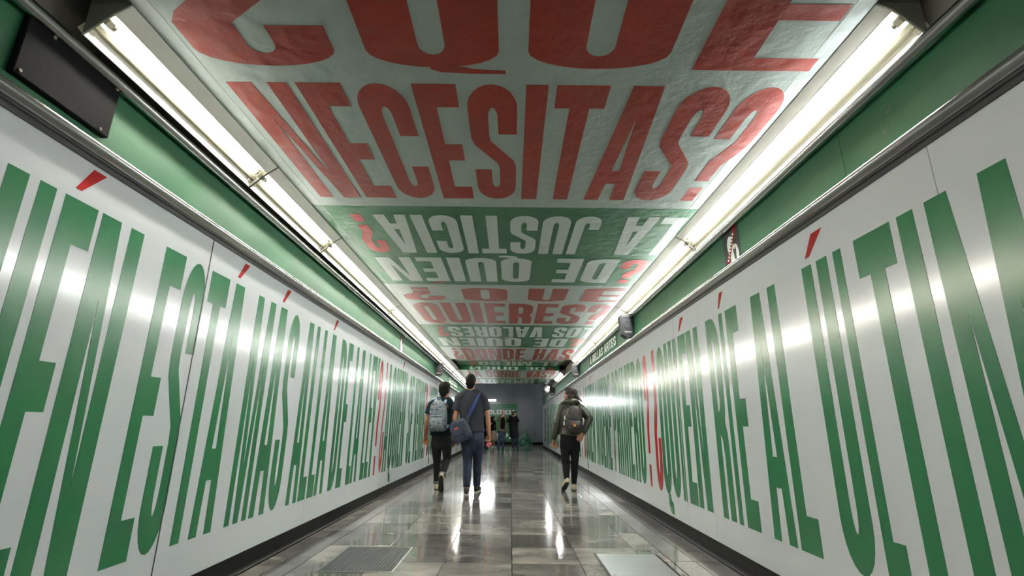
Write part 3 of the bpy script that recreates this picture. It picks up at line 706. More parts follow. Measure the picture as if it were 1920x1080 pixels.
def hand(mb, wr, d, palm, thumb, curl=.5, grip=False):
    d = d.normalized(); palm = (palm - d * palm.dot(d)).normalized(); side = d.cross(palm).normalized()
    if side.dot(thumb) < 0: side = -side
    k = wr + d * .088
    limb(mb, [wr - d * .015, wr + d * .03, wr + d * .065, k], [(.029, .021), (.034, .017), (.041, .016), (.040, .013)], side)
    for off, L, dd in ((.034, .078, .10), (.0115, .088, .02), (-.0115, .082, -.06), (-.034, .066, -.16)):
        b = k + side * off - d * .012; q = (d + side * dd).normalized(); pts = [b]; ang = curl * .55
        for f in (.45, .32, .25):
            v = (q * math.cos(ang) + palm * math.sin(ang)); pts.append(pts[-1] + v * L * f); ang += curl * .75
        limb(mb, pts, [.0108, .0106, .010, .009], side, n=8)
    b = wr + d * .032 + side * .03; v = (d * .75 + side * .6 + palm * .25).normalized(); v2 = (d + side * .12 + palm * .45).normalized()
    limb(mb, [b - side * .012, b + v * .035, b + v * .035 + v2 * .03, b + v * .035 + v2 * .052], [.0135, .012, .0108, .0095], palm, n=8)
def head(mb, c, f, tilt=0):
    f = Vector((f.x, f.y, 0)).normalized(); s = Vector((f.y, -f.x, 0)); rot = Matrix((s, f, UP)).transposed()
    E = lambda p, r: mb.ell(c + rot @ Vector(p), r, rot, 16, 12)
    E((0, -.012, .022), (.076, .096, .088)); E((0, .018, -.035), (.062, .07, .07)); E((0, .032, -.075), (.045, .048, .038))
    E((0, .094, -.028), (.013, .016, .022)); E((0, .088, -.008), (.010, .012, .026)); E((0, .078, .02), (.05, .02, .014))
    E((0, .082, -.062), (.022, .012, .007)); E((0, .082, -.074), (.02, .012, .007)); E((0, .074, -.095), (.02, .018, .015))
    for q in (-1, 1):
        E((q*.078, -.008, -.012), (.012, .02, .032)); E((q*.04, .06, -.035), (.022, .02, .022))
    return rot
def human(label, J, face, vox, skin, hair, top, legs, shoe, height_ref):
    """J: joints in world space. top / legs / shoe / hair: dicts of shapes and materials"""
    root = Vector(((J['ft_l'][0] + J['ft_r'][0]) / 2, (J['ft_l'][1] + J['ft_r'][1]) / 2, 0))
    o = empty('person', root); tag(o, label, 'person')
    J = {k: Vector(v) - root for k, v in J.items()}
    f = Vector((face[0], face[1], 0)).normalized(); bf = Vector((J['bf'].x + root.x, J['bf'].y + root.y, 0)).normalized()
    rt = Vector((bf.y, -bf.x, 0))
    B = MB(); hd = J['head']
    rot = head(B, hd, f)
    limb(B, [J['neck'] - UP * .04, J['neck'] + UP * .02, hd - UP * .05 - f * .012], [(.075, .066), (.06, .06), (.058, .06)], rt)
    limb(B, [J['pelvis'] - UP * .06, J['pelvis'], J['waist'], J['chest'], J['chest'] * .4 + J['neck'] * .6, J['neck']], [(.13, .09), (.155, .1), (.14, .09), (.165, .1), (.14, .085), (.06, .055)], rt)
    for a in 'lr':
        limb(B, [J['sh_' + a], J['sh_' + a] * .5 + J['el_' + a] * .5, J['el_' + a]], [.052, .046, .039], bf)
        limb(B, [J['el_' + a], J['el_' + a] * .65 + J['wr_' + a] * .35, J['wr_' + a]], [.039, .041, .027], bf)
        hand(B, J['wr_' + a], J['hd_' + a], J['pm_' + a], J['th_' + a], J['cu'].x if a == 'l' else J['cu'].y)
        limb(B, [J['hip_' + a], J['kn_' + a], J['an_' + a]], [.075, .05, .036], rt)
        limb(B, [J['an_' + a], J['an_' + a] * .5 + J['ft_' + a] * .5 - J['sole_' + a].normalized() * .022, J['ft_' + a] - J['sole_' + a].normalized() * .034], [.035, .026, .02], rt)
    put('body', fuse(B, 'body', vox, 3, .45), skin, o)
    # eyes, brows, mouth
    for q in (-1, 1):
        MB().ell(hd + rot @ Vector((q*.031, .078, -.004)), (.012, .009, .008), rot, 10, 8).build('eye', MT['eye'], o, smooth=True)
        MB().ell(hd + rot @ Vector((q*.031, .0855, -.004)), (.005, .003, .0055), rot, 8, 6).build('iris', MT['iris'], o, smooth=True)
        MB().ell(hd + rot @ Vector((q*.032, .089, .015)), (.02, .006, .004), rot, 8, 6).build('eyebrow', hair.get('m', MT['hair']), o, smooth=True)
    MB().ell(hd + rot @ Vector((0, .092, -.067)), (.02, .005, .004), rot, 8, 6).build('mouth', MT['lips'], o, smooth=True)
    # hair
    H = MB()
    if hair['kind'] != 'bald':
        g = lambda p, r: H.ell(hd + rot @ Vector(p), r, rot, 16, 10)
        g((0, -.025, .035), (.088, .102, .09)); g((0, -.06, -.015), (.08, .062, .082)); g((0, -.06, -.06), (.062, .045, .06)); g((0, .035, .082), (.066, .05, .035))
        if hair['kind'] == 'short':
            g((0, -.028, .045), (.097, .106, .092)); g((0, -.05, -.01), (.092, .07, .08))
            for k in range(10):
                a = k * .63; g((.055*math.cos(a), -.02 + .06*math.sin(a), .085 + .012 * (k % 3)), (.03, .03, .028))
        if hair['kind'] == 'crop': g((0, -.03, .075), (.074, .085, .05))
        if hair['kind'] == 'long':
            g((0, -.03, .03), (.094, .108, .092)); g((0, -.06, -.06), (.096, .07, .1)); g((.066, -.02, -.05), (.036, .07, .1)); g((-.066, -.03, -.05), (.034, .05, .09)); g((0, -.09, -.1), (.08, .05, .07))
            for k in range(5): limb(H, [hd + rot @ Vector((-.04 + .02*k, -.1, .0)), hd + rot @ Vector((-.04 + .02*k, -.135, -.05)), hd + rot @ Vector((-.04 + .02*k, -.185 - .006*k, -.1 - .006*k))], [.024, .02, .008], rt)
        put('hair', fuse(H, 'hair', .007, 8), hair['m'], o)
    elif hair.get('rim'):
        for q in (-1, 1): H.ell(hd + rot @ Vector((q*.066, -.03, .0)), (.018, .05, .035), rot, 12, 8)
        H.ell(hd + rot @ Vector((0, -.085, -.01)), (.06, .025, .04), rot, 12, 8)
        put('hair', fuse(H, 'hair', .007, 2), hair['m'], o)
    # upper garment
    T = MB(); k = top.get('k', 1.0); hem = J['pelvis'] + (J['waist'] - J['pelvis']) * top.get('hem', -.1)
    sh = (J['sh_l'] + J['sh_r']) / 2; half = (J['sh_r'] - J['sh_l']).length / 2
    limb(T, [hem, J['waist'], J['chest'], sh * .6 + J['chest'] * .4, sh + UP * .015, J['neck'] - UP * .015, J['neck'] + UP * .012],
         [(.196*k, .136*k), (.18*k, .122*k), (.192*k, .125*k), (half + .01, .118*k), (half - .015, .095*k), (.085, .075), (.064, .062)], rt, round_=False, n=18)
    for a in 'lr':
        s_, e_, w_ = J['sh_' + a], J['el_' + a], J['wr_' + a]
        if top['sleeve'] == 'short':
            q = s_ + (e_ - s_) * .62
            limb(T, [s_ * .7 + sh * .3, s_, s_ * .45 + q * .55, q], [.068, .074, .076, .082], bf, round_=False)
            T.ell(s_, (.074, .074, .07)); limb(T, [J['neck'] - UP * .012, J['neck'] * .5 + s_ * .5 + UP * .012, s_ + UP * .002], [.068, .074, .072], bf)
        else:
            limb(T, [s_ * .85 + sh * .15, s_, s_ * .5 + e_ * .5, e_, e_ * .5 + w_ * .5, w_ + (w_ - e_).normalized() * .01], [.066*k, .072*k, .068*k, .06*k, .055*k, .044*k], bf, round_=False)
            limb(T, [J['neck'] - UP * .012, J['neck'] * .5 + s_ * .5 + UP * .01, s_ + UP * .002], [.066, .072, .07], bf)
            T.ell(s_, (.072*k, .072*k, .068*k)); T.ell(e_, (.06*k, .06*k, .06*k))
            for u in (.25, .45, .65, .85): T.ell(s_ + (e_ - s_) * u, (.071*k,) * 3) if top.get('puffy') else None
            for u in (.2, .4, .6, .8): T.ell(e_ + (w_ - e_) * u, ((.062 - .01*u)*k,) * 3) if top.get('puffy') else None
    g = put(top['name'], fuse(T, top['name'], vox * 1.25, 14), top['m'], o)
    if top.get('collar'):
        C = MB(); limb(C, [J['neck'] - UP * .02, J['neck'] + UP * .02], [(.068, .066), (.06, .06)], rt, round_=False); put('collar', fuse(C, 'collar', .007, 2), top['collar'], g)
    if top.get('hood'):
        C = MB(); nk = J['neck'] - bf * .045
        limb(C, [nk + rt * -.14 + bf * .03 - UP * .015, nk - rt * .07 - bf * .05 + UP * .01, nk - bf * .085 + UP * .0, nk + rt * .07 - bf * .05 + UP * .01, nk + rt * .14 + bf * .03 - UP * .015], [(.03, .03), (.05, .06), (.06, .085), (.05, .06), (.03, .03)], UP)
        C.ell(nk - bf * .07 - UP * .05, (.085, .05, .07)); put('hood', fuse(C, 'hood', .009, 3), top['m'], g)
    if top.get('tee'):
        C = MB(); limb(C, [J['waist'] - UP * .1 + bf * .085, J['waist'] + bf * .085, J['chest'] + bf * .085, sh - UP * .03 + bf * .065, J['neck'] - UP * .01 + bf * .02], [(.12, .07), (.115, .07), (.11, .068), (.09, .055), (.06, .05)], rt)
        put('tee_front', fuse(C, 'tee_front', .01, 3), top['tee'], o)
    # lower garment
    P = MB(); k = legs.get('k', 1.0)
    if legs.get('skirt'):
        limb(P, [J['waist'], J['pelvis'], (J['kn_l'] + J['kn_r']) / 2], [(.15, .11), (.18, .14), (.24, .2)], rt, round_=False, n=18)
    else:
        limb(P, [J['pelvis'] + UP * .1, J['pelvis'] + UP * .02, J['pelvis'] - UP * .05, (J['hip_l'] + J['hip_r']) / 2 - UP * .07], [(.15*k, .1*k), (.164*k, .115*k), (.168*k, .122*k), (.12*k, .1*k)], rt, n=18)
        for a in 'lr':
            h_, n_, a_ = J['hip_' + a], J['kn_' + a], J['an_' + a]; e = legs.get('end', 1.0); cut = n_ + (a_ - n_) * e
            limb(P, [h_ + UP * .03, h_ - UP * .06, h_ * .5 + n_ * .5, n_, n_ * .55 + cut * .45, cut], [.085*k, .092*k, .08*k, .063*k, .06*k, legs.get('cuff', .05)], rt, round_=False)
            P.ell(n_, (.064*k,) * 3)
    g = put(legs['name'], fuse(P, legs['name'], vox * 1.25, 5), legs['m'], o)
    if legs.get('turnup'):
        for a in 'lr':
            n_, a_ = J['kn_' + a], J['an_' + a]; c1 = n_ + (a_ - n_) * (legs['end'] - .03); c0 = n_ + (a_ - n_) * (legs['end'] + .09); C = MB()
            limb(C, [c1, c0], [legs['cuff'] + .009, legs['cuff'] + .008], rt, round_=False); C.build('turn_up', legs['turnup'], g, smooth=True)
    # shoes
    for a in 'lr':
        an, ft = J['an_' + a], J['ft_' + a]; sl = J['sole_' + a].normalized()      # sole_: direction the sole faces
        fd = (ft - an); fd = (fd - sl * fd.dot(sl)).normalized(); heel = an + sl * max(.02, (ft - an).dot(sl)) * .55 - fd * .045
        base = ft + fd * .045; S = MB(); hl = an - fd * .05
        bottom = lambda p: p - sl * ((p - ft).dot(sl)) + sl * .0
        A = bottom(an - fd * .055) ; Bt = bottom(an + fd * .04); Ct = bottom(ft); D = bottom(ft + fd * .05)
        lat = sl.cross(fd).normalized()
        limb(S, [A - sl * .045, Bt - sl * .05, Ct - sl * .035, D - sl * .026], [(.034, .05), (.04, .055), (.045, .036), (.036, .026)], lat)
        limb(S, [Bt - sl * .05 - fd * .02, an - sl * shoe.get('top', .0)], [.042, .045], fd, round_=False)
        s_ = put('shoe', fuse(S, 'shoe', .007, 3), shoe['m'], o)
        Q = MB(); limb(Q, [A - fd * .015 - sl * .008, A + fd*.03 - sl * .008, Bt + fd*.02 - sl * .008, Ct - sl * .008, D + fd * .018 - sl * .008], [(.026, .011), (.036, .012), (.04, .012), (.047, .012), (.03, .011)], lat)
        put('sole', fuse(Q, 'sole', .006, 2), shoe['sole'], s_)
        if shoe.get('stripe'):
            for q in (-1, 1): MB().ell(Ct * .5 + Bt * .5 - sl * .04 + lat * q * .042, (.006, .034, .007), None, 10, 6).build('side_stripe', shoe['stripe'], s_, smooth=True)
    return o

def cloth(name, c, r=.85, b=(60, .25, 3), v=.12): return mat(name, c, r, spec=.2, bump=b, var=(9, v))
MT['eye'] = mat('eye_white', srgb(225, 222, 215), .3); MT['iris'] = mat('dark_iris', srgb(45, 30, 22), .3); MT['lips'] = mat('lips', srgb(150, 85, 75), .5)
MT['skin'] = mat('tan_skin', srgb(168, 120, 96), .55, var=(20, .06)); MT['skin_b'] = mat('brown_skin', srgb(150, 100, 76), .55, var=(20, .06)); MT['skin_p'] = mat('pale_skin', srgb(212, 168, 145), .5, var=(20, .05))
MT['hair'] = mat('black_hair', srgb(15, 13, 13), .7, spec=.2, bump=(90, .12, 3)); MT['hair_brown'] = mat('dark_brown_hair', srgb(38, 26, 24), .6, spec=.3, bump=(90, .12, 3)); MT['hair_grey'] = mat('grey_hair', srgb(150, 148, 145), .6)
MT['tee_dark'] = cloth('charcoal_cotton', srgb(46, 48, 55)); MT['tee_teal'] = cloth('dark_teal_cotton', srgb(22, 42, 46)); MT['olive'] = mat('olive_quilted_nylon', srgb(46, 48, 35), .45, spec=.5, bump=(25, .35, 3), var=(9, .12))
MT['denim'] = ramp_mat('blue_denim', [(.35, srgb(17, 23, 40)), (.7, srgb(48, 60, 86))], 5, .85, bump=.1); MT['denim_pale'] = ramp_mat('washed_denim', [(.3, srgb(46, 58, 84)), (.7, srgb(84, 98, 126))], 5, .85)
MT['black_cloth'] = cloth('black_cloth', srgb(24, 25, 27)); MT['grey_black'] = cloth('faded_black_cotton', srgb(38, 39, 40)); MT['khaki'] = cloth('khaki_cotton', srgb(140, 134, 108)); MT['beige'] = cloth('beige_cotton', srgb(176, 162, 146))
MT['canvas_cream'] = cloth('cream_canvas', srgb(198, 184, 156)); MT['sole_dark'] = mat('dark_rubber', srgb(34, 32, 30), .6); MT['sole_white'] = mat('white_rubber', srgb(205, 200, 188), .5); MT['shoe_black'] = mat('black_canvas', srgb(28, 28, 30), .6)
MT['white_cloth'] = cloth('white_cotton', srgb(205, 205, 202)); MT['turnup'] = cloth('grey_turn_up', srgb(98, 104, 112))

def pose(Y, sc_, ox, oy, d):
    """joint table: value (zx, zy[, depth offset]) in a crop of scale sc_ starting at ox, oy"""
    return {k: atY(ox + v[0] / sc_, oy + v[1] / sc_, Y + (v[2] if len(v) > 2 else 0)) for k, v in d.items()}
def common(J, **kw):
    z = {'bf': Vector((0, 1, 0)), 'cu': Vector((.5, .5, 0)), 'hd_l': Vector((0, .1, -1)), 'hd_r': Vector((0, .1, -1)), 'pm_l': Vector((.65, -.75, 0)), 'pm_r': Vector((-.65, -.75, 0)), 'th_l': Vector((.75, .65, 0)), 'th_r': Vector((-.75, .65, 0)),
         'sole_l': Vector((0, 0, -1)), 'sole_r': Vector((0, 0, -1))}
    z.update(kw)
    # directions are kept free of the root offset
    return J, z
def make(label, J, face, vox, skin, hair, top, legs, shoe, **kw):
    J, z = common(J, **kw)
    root = Vector(((J['ft_l'][0] + J['ft_r'][0]) / 2, (J['ft_l'][1] + J['ft_r'][1]) / 2, 0))
    full = dict(J)
    for k, v in z.items(): full[k] = v + root if k != 'bf' else v
    return human(label, full, face, vox, skin, hair, top, legs, shoe, 0)
def auto_sole(J, a):
    """sole direction of a lifted foot, so that the ankle stands clear of the sole"""
    v = J['ft_' + a] - J['an_' + a]; vh = v.normalized(); p = Vector((0, -1, -.3)); p = (p - vh * p.dot(vh)).normalized(); q = min(.07 / v.length, .8)
    return vh * q + p * math.sqrt(1 - q * q)
def ground(J, a, fw, z=.022, dist=.15):
    """flat foot: toe joint ahead of the ankle, ankle lowered to a standing height"""
    J['an_' + a].z = .085; J['ft_' + a] = Vector((J['an_' + a].x, J['an_' + a].y, 0)) + Vector(fw).normalized() * dist
NV = .0065
# tall man with a messenger bag
YM = 8.05
J = pose(YM, 4.32, 780, 690, dict(head=(445, 113), neck=(445, 190), sh_l=(348, 245), sh_r=(548, 248), el_l=(318, 405), el_r=(582, 400, .02), wr_l=(320, 530, .1), wr_r=(592, 535, .06), chest=(450, 330), waist=(455, 465), pelvis=(458, 548),
      hip_l=(415, 580), hip_r=(503, 580), kn_l=(418, 770, .02), kn_r=(498, 765, .16), an_l=(410, 965, -.05), an_r=(492, 940, .25)))
ground(J, 'l', (-.1, 1, 0)); ground(J, 'r', (.15, 1, 0))
man_J = J
man = make('tall man in charcoal t-shirt and blue jeans walking beside a student', J, (.05, 1, 0), NV, MT['skin'], dict(kind='crop', m=MT['hair']),
     dict(name='shirt', m=MT['tee_dark'], sleeve='short', hem=.3, k=1.04, collar=MT['tee_dark']), dict(name='jeans', m=MT['denim'], k=1.1, cuff=.056, end=.96), dict(m=MT['shoe_black'], sole=MT['sole_white'], stripe=MT['sole_white']), cu=Vector((.9, 1.1, 0)))
# student with patterned backpack
YS = 8.28
J = pose(YS, 4.32, 780, 690, dict(head=(236, 178), neck=(240, 250), sh_l=(128, 300), sh_r=(280, 300), el_l=(92, 425, -.02), el_r=(292, 420, .03), wr_l=(75, 545, .05), wr_r=(312, 560, .12), chest=(205, 370), waist=(205, 480), pelvis=(208, 550),
      hip_l=(165, 585), hip_r=(250, 585), kn_l=(170, 760, .18), kn_r=(250, 745, .06), an_l=(168, 925, .3), an_r=(208, 880, -.17)))
ground(J, 'l', (-.1, 1, 0))
toe = J['an_r'].copy(); toe.z = .035; toe.y += .07; toe.x -= .012; J['ft_r'] = toe; J['an_r'].z = max(J['an_r'].z, .15)
stu_J = J
stu = make('short-haired student in dark teal t-shirt and turned-up black trousers', J, (.35, 1, 0), NV, MT['skin_b'], dict(kind='short', m=MT['hair']),
     dict(name='shirt', m=MT['tee_teal'], sleeve='short', hem=.15, k=.96, collar=MT['tee_teal']), dict(name='trousers', m=MT['grey_black'], k=.98, cuff=.05, end=.86, turnup=MT['turnup']), dict(m=MT['canvas_cream'], sole=MT['sole_dark'], top=.02), sole_r=auto_sole(stu_J, 'r'))
# woman in olive jacket
YW = 8.52
J = pose(YW, 4.5, 1010, 700, dict(head=(262, 178), neck=(268, 245), sh_l=(190, 292), sh_r=(358, 300), el_l=(152, 440), el_r=(430, 385, -.1), wr_l=(125, 555, .04), wr_r=(376, 502, -.15), chest=(275, 360), waist=(270, 470), pelvis=(265, 545),
      hip_l=(222, 580), hip_r=(306, 580), kn_l=(228, 760, .06), kn_r=(304, 760, .12), an_l=(238, 905, -.12), an_r=(298, 945, .12)))
ground(J, 'r', (.1, 1, 0))
toe = J['an_l'].copy(); toe.z = .03; toe.y += .12; toe.x -= .04; J['ft_l'] = toe; J['an_l'].z = max(.14, J['an_l'].z)
wom_J = J
wom = make('woman in olive padded jacket and black trousers walking alone with hand on hip', J, (-.9, .45, 0), NV, MT['skin'], dict(kind='long', m=MT['hair_brown']),
     dict(name='jacket', m=MT['olive'], sleeve='long', hem=.25, k=1.0, hood=True, puffy=True), dict(name='trousers', m=MT['black_cloth'], k=.98, cuff=.042, end=.95), dict(m=MT['canvas_cream'], sole=MT['sole_dark'], top=.0), sole_l=auto_sole(wom_J, 'l'),
     hd_r=Vector((-.5, .05, -.85)), pm_r=Vector((-.15, 1, 0)), th_r=Vector((-.8, 0, .5)), cu=Vector((.6, .3, 0)))
# far group, facing this way
def far(label, Y, d, face, bf, top, legs, shoe, hair, skin, **kw):
    J = pose(Y, 9.0, 880, 740, d)
    for a in 'lr': ground(J, a, bf)
    return make(label, J, face, .011, skin, hair, top, legs, shoe, bf=Vector(bf), pm_l=kw.pop('pm_l', Vector((-1, 0, 0))), pm_r=kw.pop('pm_r', Vector((1, 0, 0))), th_l=Vector(bf), th_r=Vector(bf), **kw)
# seen from the front: the person's left hand is on the picture's right
bald = far('bald man in open khaki jacket and jeans standing by the green banner', 23.1, dict(head=(571, 296), neck=(568, 352), sh_r=(522, 385), sh_l=(610, 390), el_r=(478, 432, -.12), wr_r=(548, 372, -.3), el_l=(618, 490), wr_l=(626, 580, -.08), chest=(565, 430), waist=(560, 530), pelvis=(550, 610),
      hip_r=(520, 630), hip_l=(578, 630), kn_r=(502, 770), kn_l=(572, 775), an_r=(490, 915), an_l=(565, 920)), (.1, -1, 0), (.05, -1, 0), dict(name='jacket', m=MT['khaki'], sleeve='long', hem=-.1, k=1.08, tee=MT['black_cloth']),
      dict(name='jeans', m=MT['denim_pale'], k=1.1, cuff=.06, end=.97), dict(m=MT['shoe_black'], sole=MT['sole_dark']), dict(kind='bald', rim=True, m=MT['hair_grey']), MT['skin_p'], hd_r=Vector((.6, .3, .8)), pm_r=Vector((.2, 1, 0)))
pho = far('person in black coat raising a camera to the eye', 22.75, dict(head=(748, 322), neck=(745, 378), sh_r=(688, 405), sh_l=(798, 405), el_r=(655, 450, -.2), wr_r=(700, 350, -.34), el_l=(826, 440, -.2), wr_l=(778, 352, -.34), chest=(745, 460), waist=(745, 560), pelvis=(755, 640),
      hip_r=(725, 660), hip_l=(790, 660), kn_r=(735, 790), kn_l=(805, 790), an_r=(742, 920), an_l=(815, 925)), (-.1, -1, 0), (0, -1, 0), dict(name='coat', m=MT['black_cloth'], sleeve='long', hem=-.9, k=1.12),
      dict(name='jeans', m=MT['denim'], k=1.0, cuff=.055, end=.97), dict(m=MT['shoe_black'], sole=MT['sole_dark']), dict(kind='crop', m=MT['hair']), MT['skin_p'], hd_r=Vector((.45, -.2, .8)), hd_l=Vector((-.45, -.2, .8)), pm_r=Vector((.7, .7, 0)), pm_l=Vector((-.7, .7, 0)), cu=Vector((.8, .8, 0)))
fw = far('woman in black top and beige skirt standing behind the khaki jacket man', 25.4, dict(head=(402, 400), neck=(398, 448), sh_r=(365, 475), sh_l=(430, 475), el_r=(355, 550), wr_r=(360, 630), el_l=(440, 545, -.1), wr_l=(428, 520, -.3), chest=(398, 520), waist=(400, 600), pelvis=(402, 650),
      hip_r=(385, 670), hip_l=(418, 670), kn_r=(385, 770), kn_l=(415, 770), an_r=(380, 880), an_l=(415, 880)), (.8, -.6, 0), (.4, -1, 0), dict(name='top', m=MT['black_cloth'], sleeve='long', hem=0, k=.9),
      dict(name='skirt', m=MT['beige'], skirt=True), dict(m=MT['white_cloth'], sole=MT['sole_white']), dict(kind='long', m=MT['hair']), MT['skin'])
fd = far('dark-clothed person half hidden behind the tall man', 24.6, dict(head=(245, 300), neck=(243, 352), sh_r=(200, 380), sh_l=(288, 380), el_r=(190, 470), wr_r=(200, 560), el_l=(298, 470), wr_l=(290, 560, -.1), chest=(245, 430), waist=(246, 530), pelvis=(248, 610),
      hip_r=(225, 635), hip_l=(270, 635), kn_r=(225, 760), kn_l=(270, 760), an_r=(222, 895), an_l=(272, 895)), (.2, -1, 0), (0, -1, 0), dict(name='coat', m=MT['black_cloth'], sleeve='long', hem=-.6, k=1.05, collar=MT['white_cloth']),
      dict(name='trousers', m=MT['black_cloth'], k=1.0, cuff=.055, end=.97), dict(m=MT['shoe_black'], sole=MT['sole_dark']), dict(kind='crop', m=MT['hair']), MT['skin'])

# ------------------------------------------------------------------ bags and held things
MT['floral'] = ramp_mat('blue_cream_floral_canvas', [(0, srgb(29, 41, 82)), (.38, srgb(57, 91, 122)), (.44, srgb(144, 136, 104)), (.48, srgb(85, 114, 127)), (.53, srgb(160, 155, 134)), (.57, srgb(47, 68, 116)), (.61, srgb(103, 134, 144)), (.66, srgb(139, 114, 68))], 26, .75, 'patch')
MT['strap_blue'] = cloth('pale_blue_webbing', srgb(150, 170, 196)); MT['navy'] = cloth('navy_webbing', srgb(46, 62, 108)); MT['bag_blue'] = cloth('faded_slate_blue_canvas', srgb(58, 65, 80)); MT['pack_brown'] = ramp_mat('dark_printed_nylon', [(.35, srgb(24, 20, 20)), (.65, srgb(58, 48, 47))], 14, .5)
MT['white_tag'] = mat('white_tag', srgb(215, 212, 205), .5); MT['patch_red'] = mat('red_badge', srgb(170, 50, 40), .5); MT['patch_yellow'] = mat('yellow_badge', srgb(205, 175, 70), .5)
MT['pink'] = mat('pink_wrapper', srgb(214, 110, 128), .35); MT['phone'] = mat('dark_phone_glass', srgb(40, 42, 50), .15)
def sq(cx, cz, hw, hd, y, n=24, e=.45):
    return [(cx + hw * math.copysign(abs(math.cos(a)) ** e, math.cos(a)), y + hd * math.copysign(abs(math.sin(a)) ** e, math.sin(a)), cz) for a in [2*math.pi*k/n for k in range(n)]]
def backpack(label, c, w_, d_, h_, m, strap, J, pocket=True, extras=None):
    """c: centre of the pack; it hangs behind the wearer (towards -y)"""
    c = Vector(c); o = empty('backpack', c); tag(o, label, 'backpack')
    prof = [(-.5, .30, .45), (-.47, .44, .8), (-.38, .5, 1), (-.1, .5, 1), (.15, .48, .92), (.32, .43, .8), (.42, .34, .65), (.48, .2, .45), (.5, .1, .25)]
    b = MB().loft([sq(0, t * h_, hw * w_, k * d_ / 2, 0) for t, hw, k in prof]).build('pack_body', m, o, smooth=True)
    if pocket:
        MB().loft([sq(0, t * h_, hw * w_, k * d_ * .32, -d_ * .38, e=.5) for t, hw, k in ((-.44, .3, .4), (-.41, .38, .8), (-.3, .41, 1), (-.12, .4, .9), (-.06, .36, .5), (-.05, .3, .2))]).build('front_pocket', m, b, smooth=True)
    Zp = MB(); limb(Zp, [(-.4*w_, -d_*.46, -.02*h_), (-.2*w_, -d_*.52, .0), (.2*w_, -d_*.52, .0), (.4*w_, -d_*.46, -.02*h_)], [.006]*4, UP, n=6); Zp.build('zip', strap, b, smooth=True)
    for a, s_ in (('l', -1), ('r', 1)):
        sh = J['sh_' + a].copy(); sh.x += -s_ * .075 ; p = sh - c
        pts = [Vector((s_ * w_ * .28, .02, h_ * .4)), p + Vector((0, -.115, .03)), p + Vector((0, -.03, .112)), p + Vector((0, .08, .08)), p + Vector((s_*.03, .13, -.1)), p + Vector((s_*.06, .1, -.25)), Vector((s_ * w_ * .46, .02, -h_ * .38))]
        S = MB(); limb(S, pts, [(.025, .009)] * len(pts), Vector((1, 0, 0)), n=8); S.build('strap', strap, o, smooth=True)
    S = MB(); limb(S, [(-.03, .02, h_*.48), (-.02, -.0, h_*.55), (.02, 0, h_*.55), (.03, .02, h_*.48)], [.006]*4, UP, n=8); S.build('grab_handle', strap, o, smooth=True)
    if extras: extras(o, b, w_, d_, h_)
    return o
bp = backpack('blue and cream patterned backpack worn by the short-haired student', atY(780 + 180/4.32, 690 + 388/4.32, YS - .22), .285, .19, .475, MT['floral'], MT['strap_blue'], stu_J)
def ex(o, b, w_, d_, h_):
    MB().bbox(-.045, -d_*.73, -.1, -.012, -d_*.62, -.065, .004).build('badge', MT['patch_red'], b); MB().bbox(-.022, -d_*.74, -.118, .012, -d_*.62, -.085, .004).build('badge', MT['patch_yellow'], b)
    MB().bbox(-.16, -.05, -.02, -.145, .0, .05, .003).build('strap_tag', MT['white_tag'], o); MB().bbox(-.172, -.05, -.1, -.157, .0, -.04, .003).build('strap_tag', MT['white_tag'], o)
backpack('dark brown printed backpack with a small red badge worn by the olive jacket woman', atY(1010 + 298/4.5, 700 + 385/4.5, YW - .24), .27, .18, .42, MT['pack_brown'], MT['pack_brown'], wom_J, True, ex)
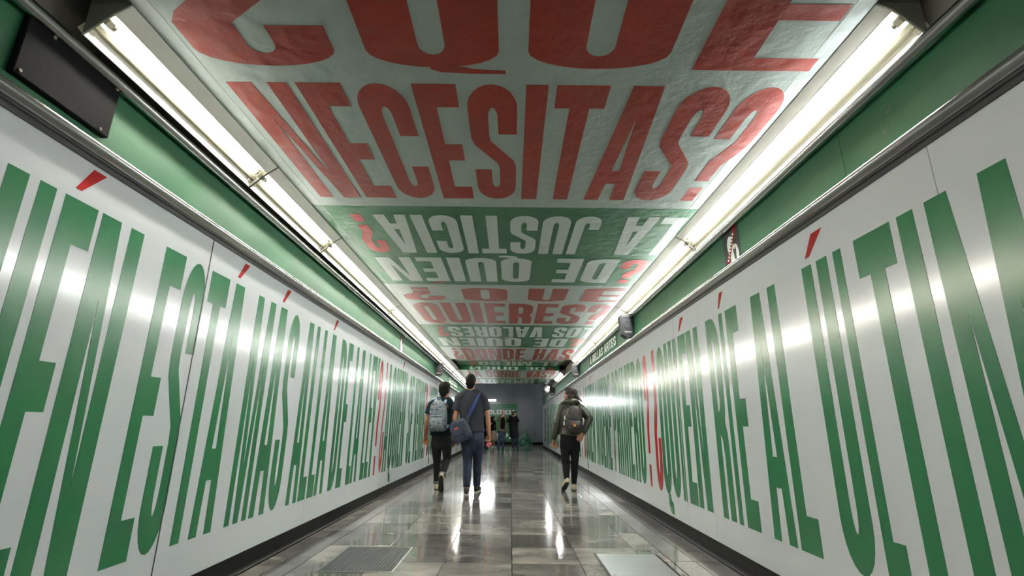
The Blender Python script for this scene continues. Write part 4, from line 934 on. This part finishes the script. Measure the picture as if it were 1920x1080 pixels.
# messenger bag on the tall man's hip
c = atY(780 + 362/4.32, 690 + 505/4.32, YM - .2); o = empty('messenger_bag', c); tag(o, 'slate blue canvas messenger bag slung across the tall man on a navy strap', 'bag')
rt = Matrix.Rotation(math.radians(-22), 3, 'Y')
def tr(mb): mb.v = [tuple(rt @ Vector(p)) for p in mb.v]; return mb
b = tr(MB().loft([sq(0, t * .33, hw * .3, k * .065, 0) for t, hw, k in ((-.5, .38, .5), (-.46, .47, .85), (-.3, .5, 1), (.1, .48, 1), (.35, .42, .85), (.47, .34, .55), (.5, .25, .3))])).build('bag_body', MT['bag_blue'], o, smooth=True)
tr(MB().loft([sq(-.02, t * .33, hw * .28, .012, -.062, e=.6) for t, hw in ((-.18, .3), (-.15, .42), (.1, .46), (.35, .42), (.42, .3))])).build('flap', MT['bag_blue'], b, smooth=True)
tr(MB().bbox(-.08, -.082, .03, -.02, -.072, .06, .003)).build('label_patch', MT['patch_red'], b)
tr(MB().loft([sq(.085, t * .33, hw * .1, .03, -.06) for t, hw in ((-.4, .3), (-.36, .42), (-.05, .45), (.0, .3))])).build('side_pocket', MT['bag_blue'], b, smooth=True)
S = MB(); P_ = lambda zx, zy, dy: atY(780 + zx/4.32, 690 + zy/4.32, YM + dy) - c
limb(S, [P_(408, 415, -.17), P_(436, 372, -.165), P_(470, 300, -.16), P_(500, 235, -.14), P_(514, 203, -.06), P_(512, 200, .03), P_(500, 250, .15), P_(440, 380, .17), P_(350, 460, .1), P_(330, 470, -.1)], [(.026, .006)] * 10, Vector((1, 0, .5)), n=8)
S.build('strap', MT['navy'], o, smooth=True)
MB().loft([sq(0, z, hw, .012, 0) for z, hw in ((-.06, .02), (0, .03), (.05, .03))]).build('strap_tab', MT['bag_blue'], o, P_(418, 405, -.17))
# held phone with wrapper
c = atY(780 + 583/4.32, 690 + 622/4.32, YM + .075); o = empty('phone', c); tag(o, 'dark phone and pink wrapper held in the hand of the tall man', 'phone')
q_ = Matrix.Rotation(math.radians(32), 3, 'Y')
def tq(mb): mb.v = [tuple(q_ @ Vector(p)) for p in mb.v]; return mb
tq(MB().bbox(-.035, -.006, -.075, .032, .006, .05, .004)).build('handset', MT['phone'], o); tq(MB().loft([sq(.004, z, hw, .006, -.014 - .004 * k, 16) for k, (z, hw) in enumerate(((-.03, .022), (-.015, .036), (.01, .03), (.035, .038), (.055, .02)))])).build('wrapper', MT['pink'], o)
# camera of the photographer
c = atY(880 + 738/9, 740 + 330/9, 22.75 - .36); o = empty('camera_held', c); tag(o, 'black camera held up by the person in the black coat', 'camera')
MB().bbox(-.07, -.03, -.045, .07, .03, .045, .008).build('camera_body', MT['black'], o); MB().cyl((0, -.03, 0), (0, -.1, 0), .035, 16).build('lens', MT['black'], o); MB().bbox(-.03, -.02, .045, .03, .025, .07, .006).build('viewfinder', MT['black'], o)
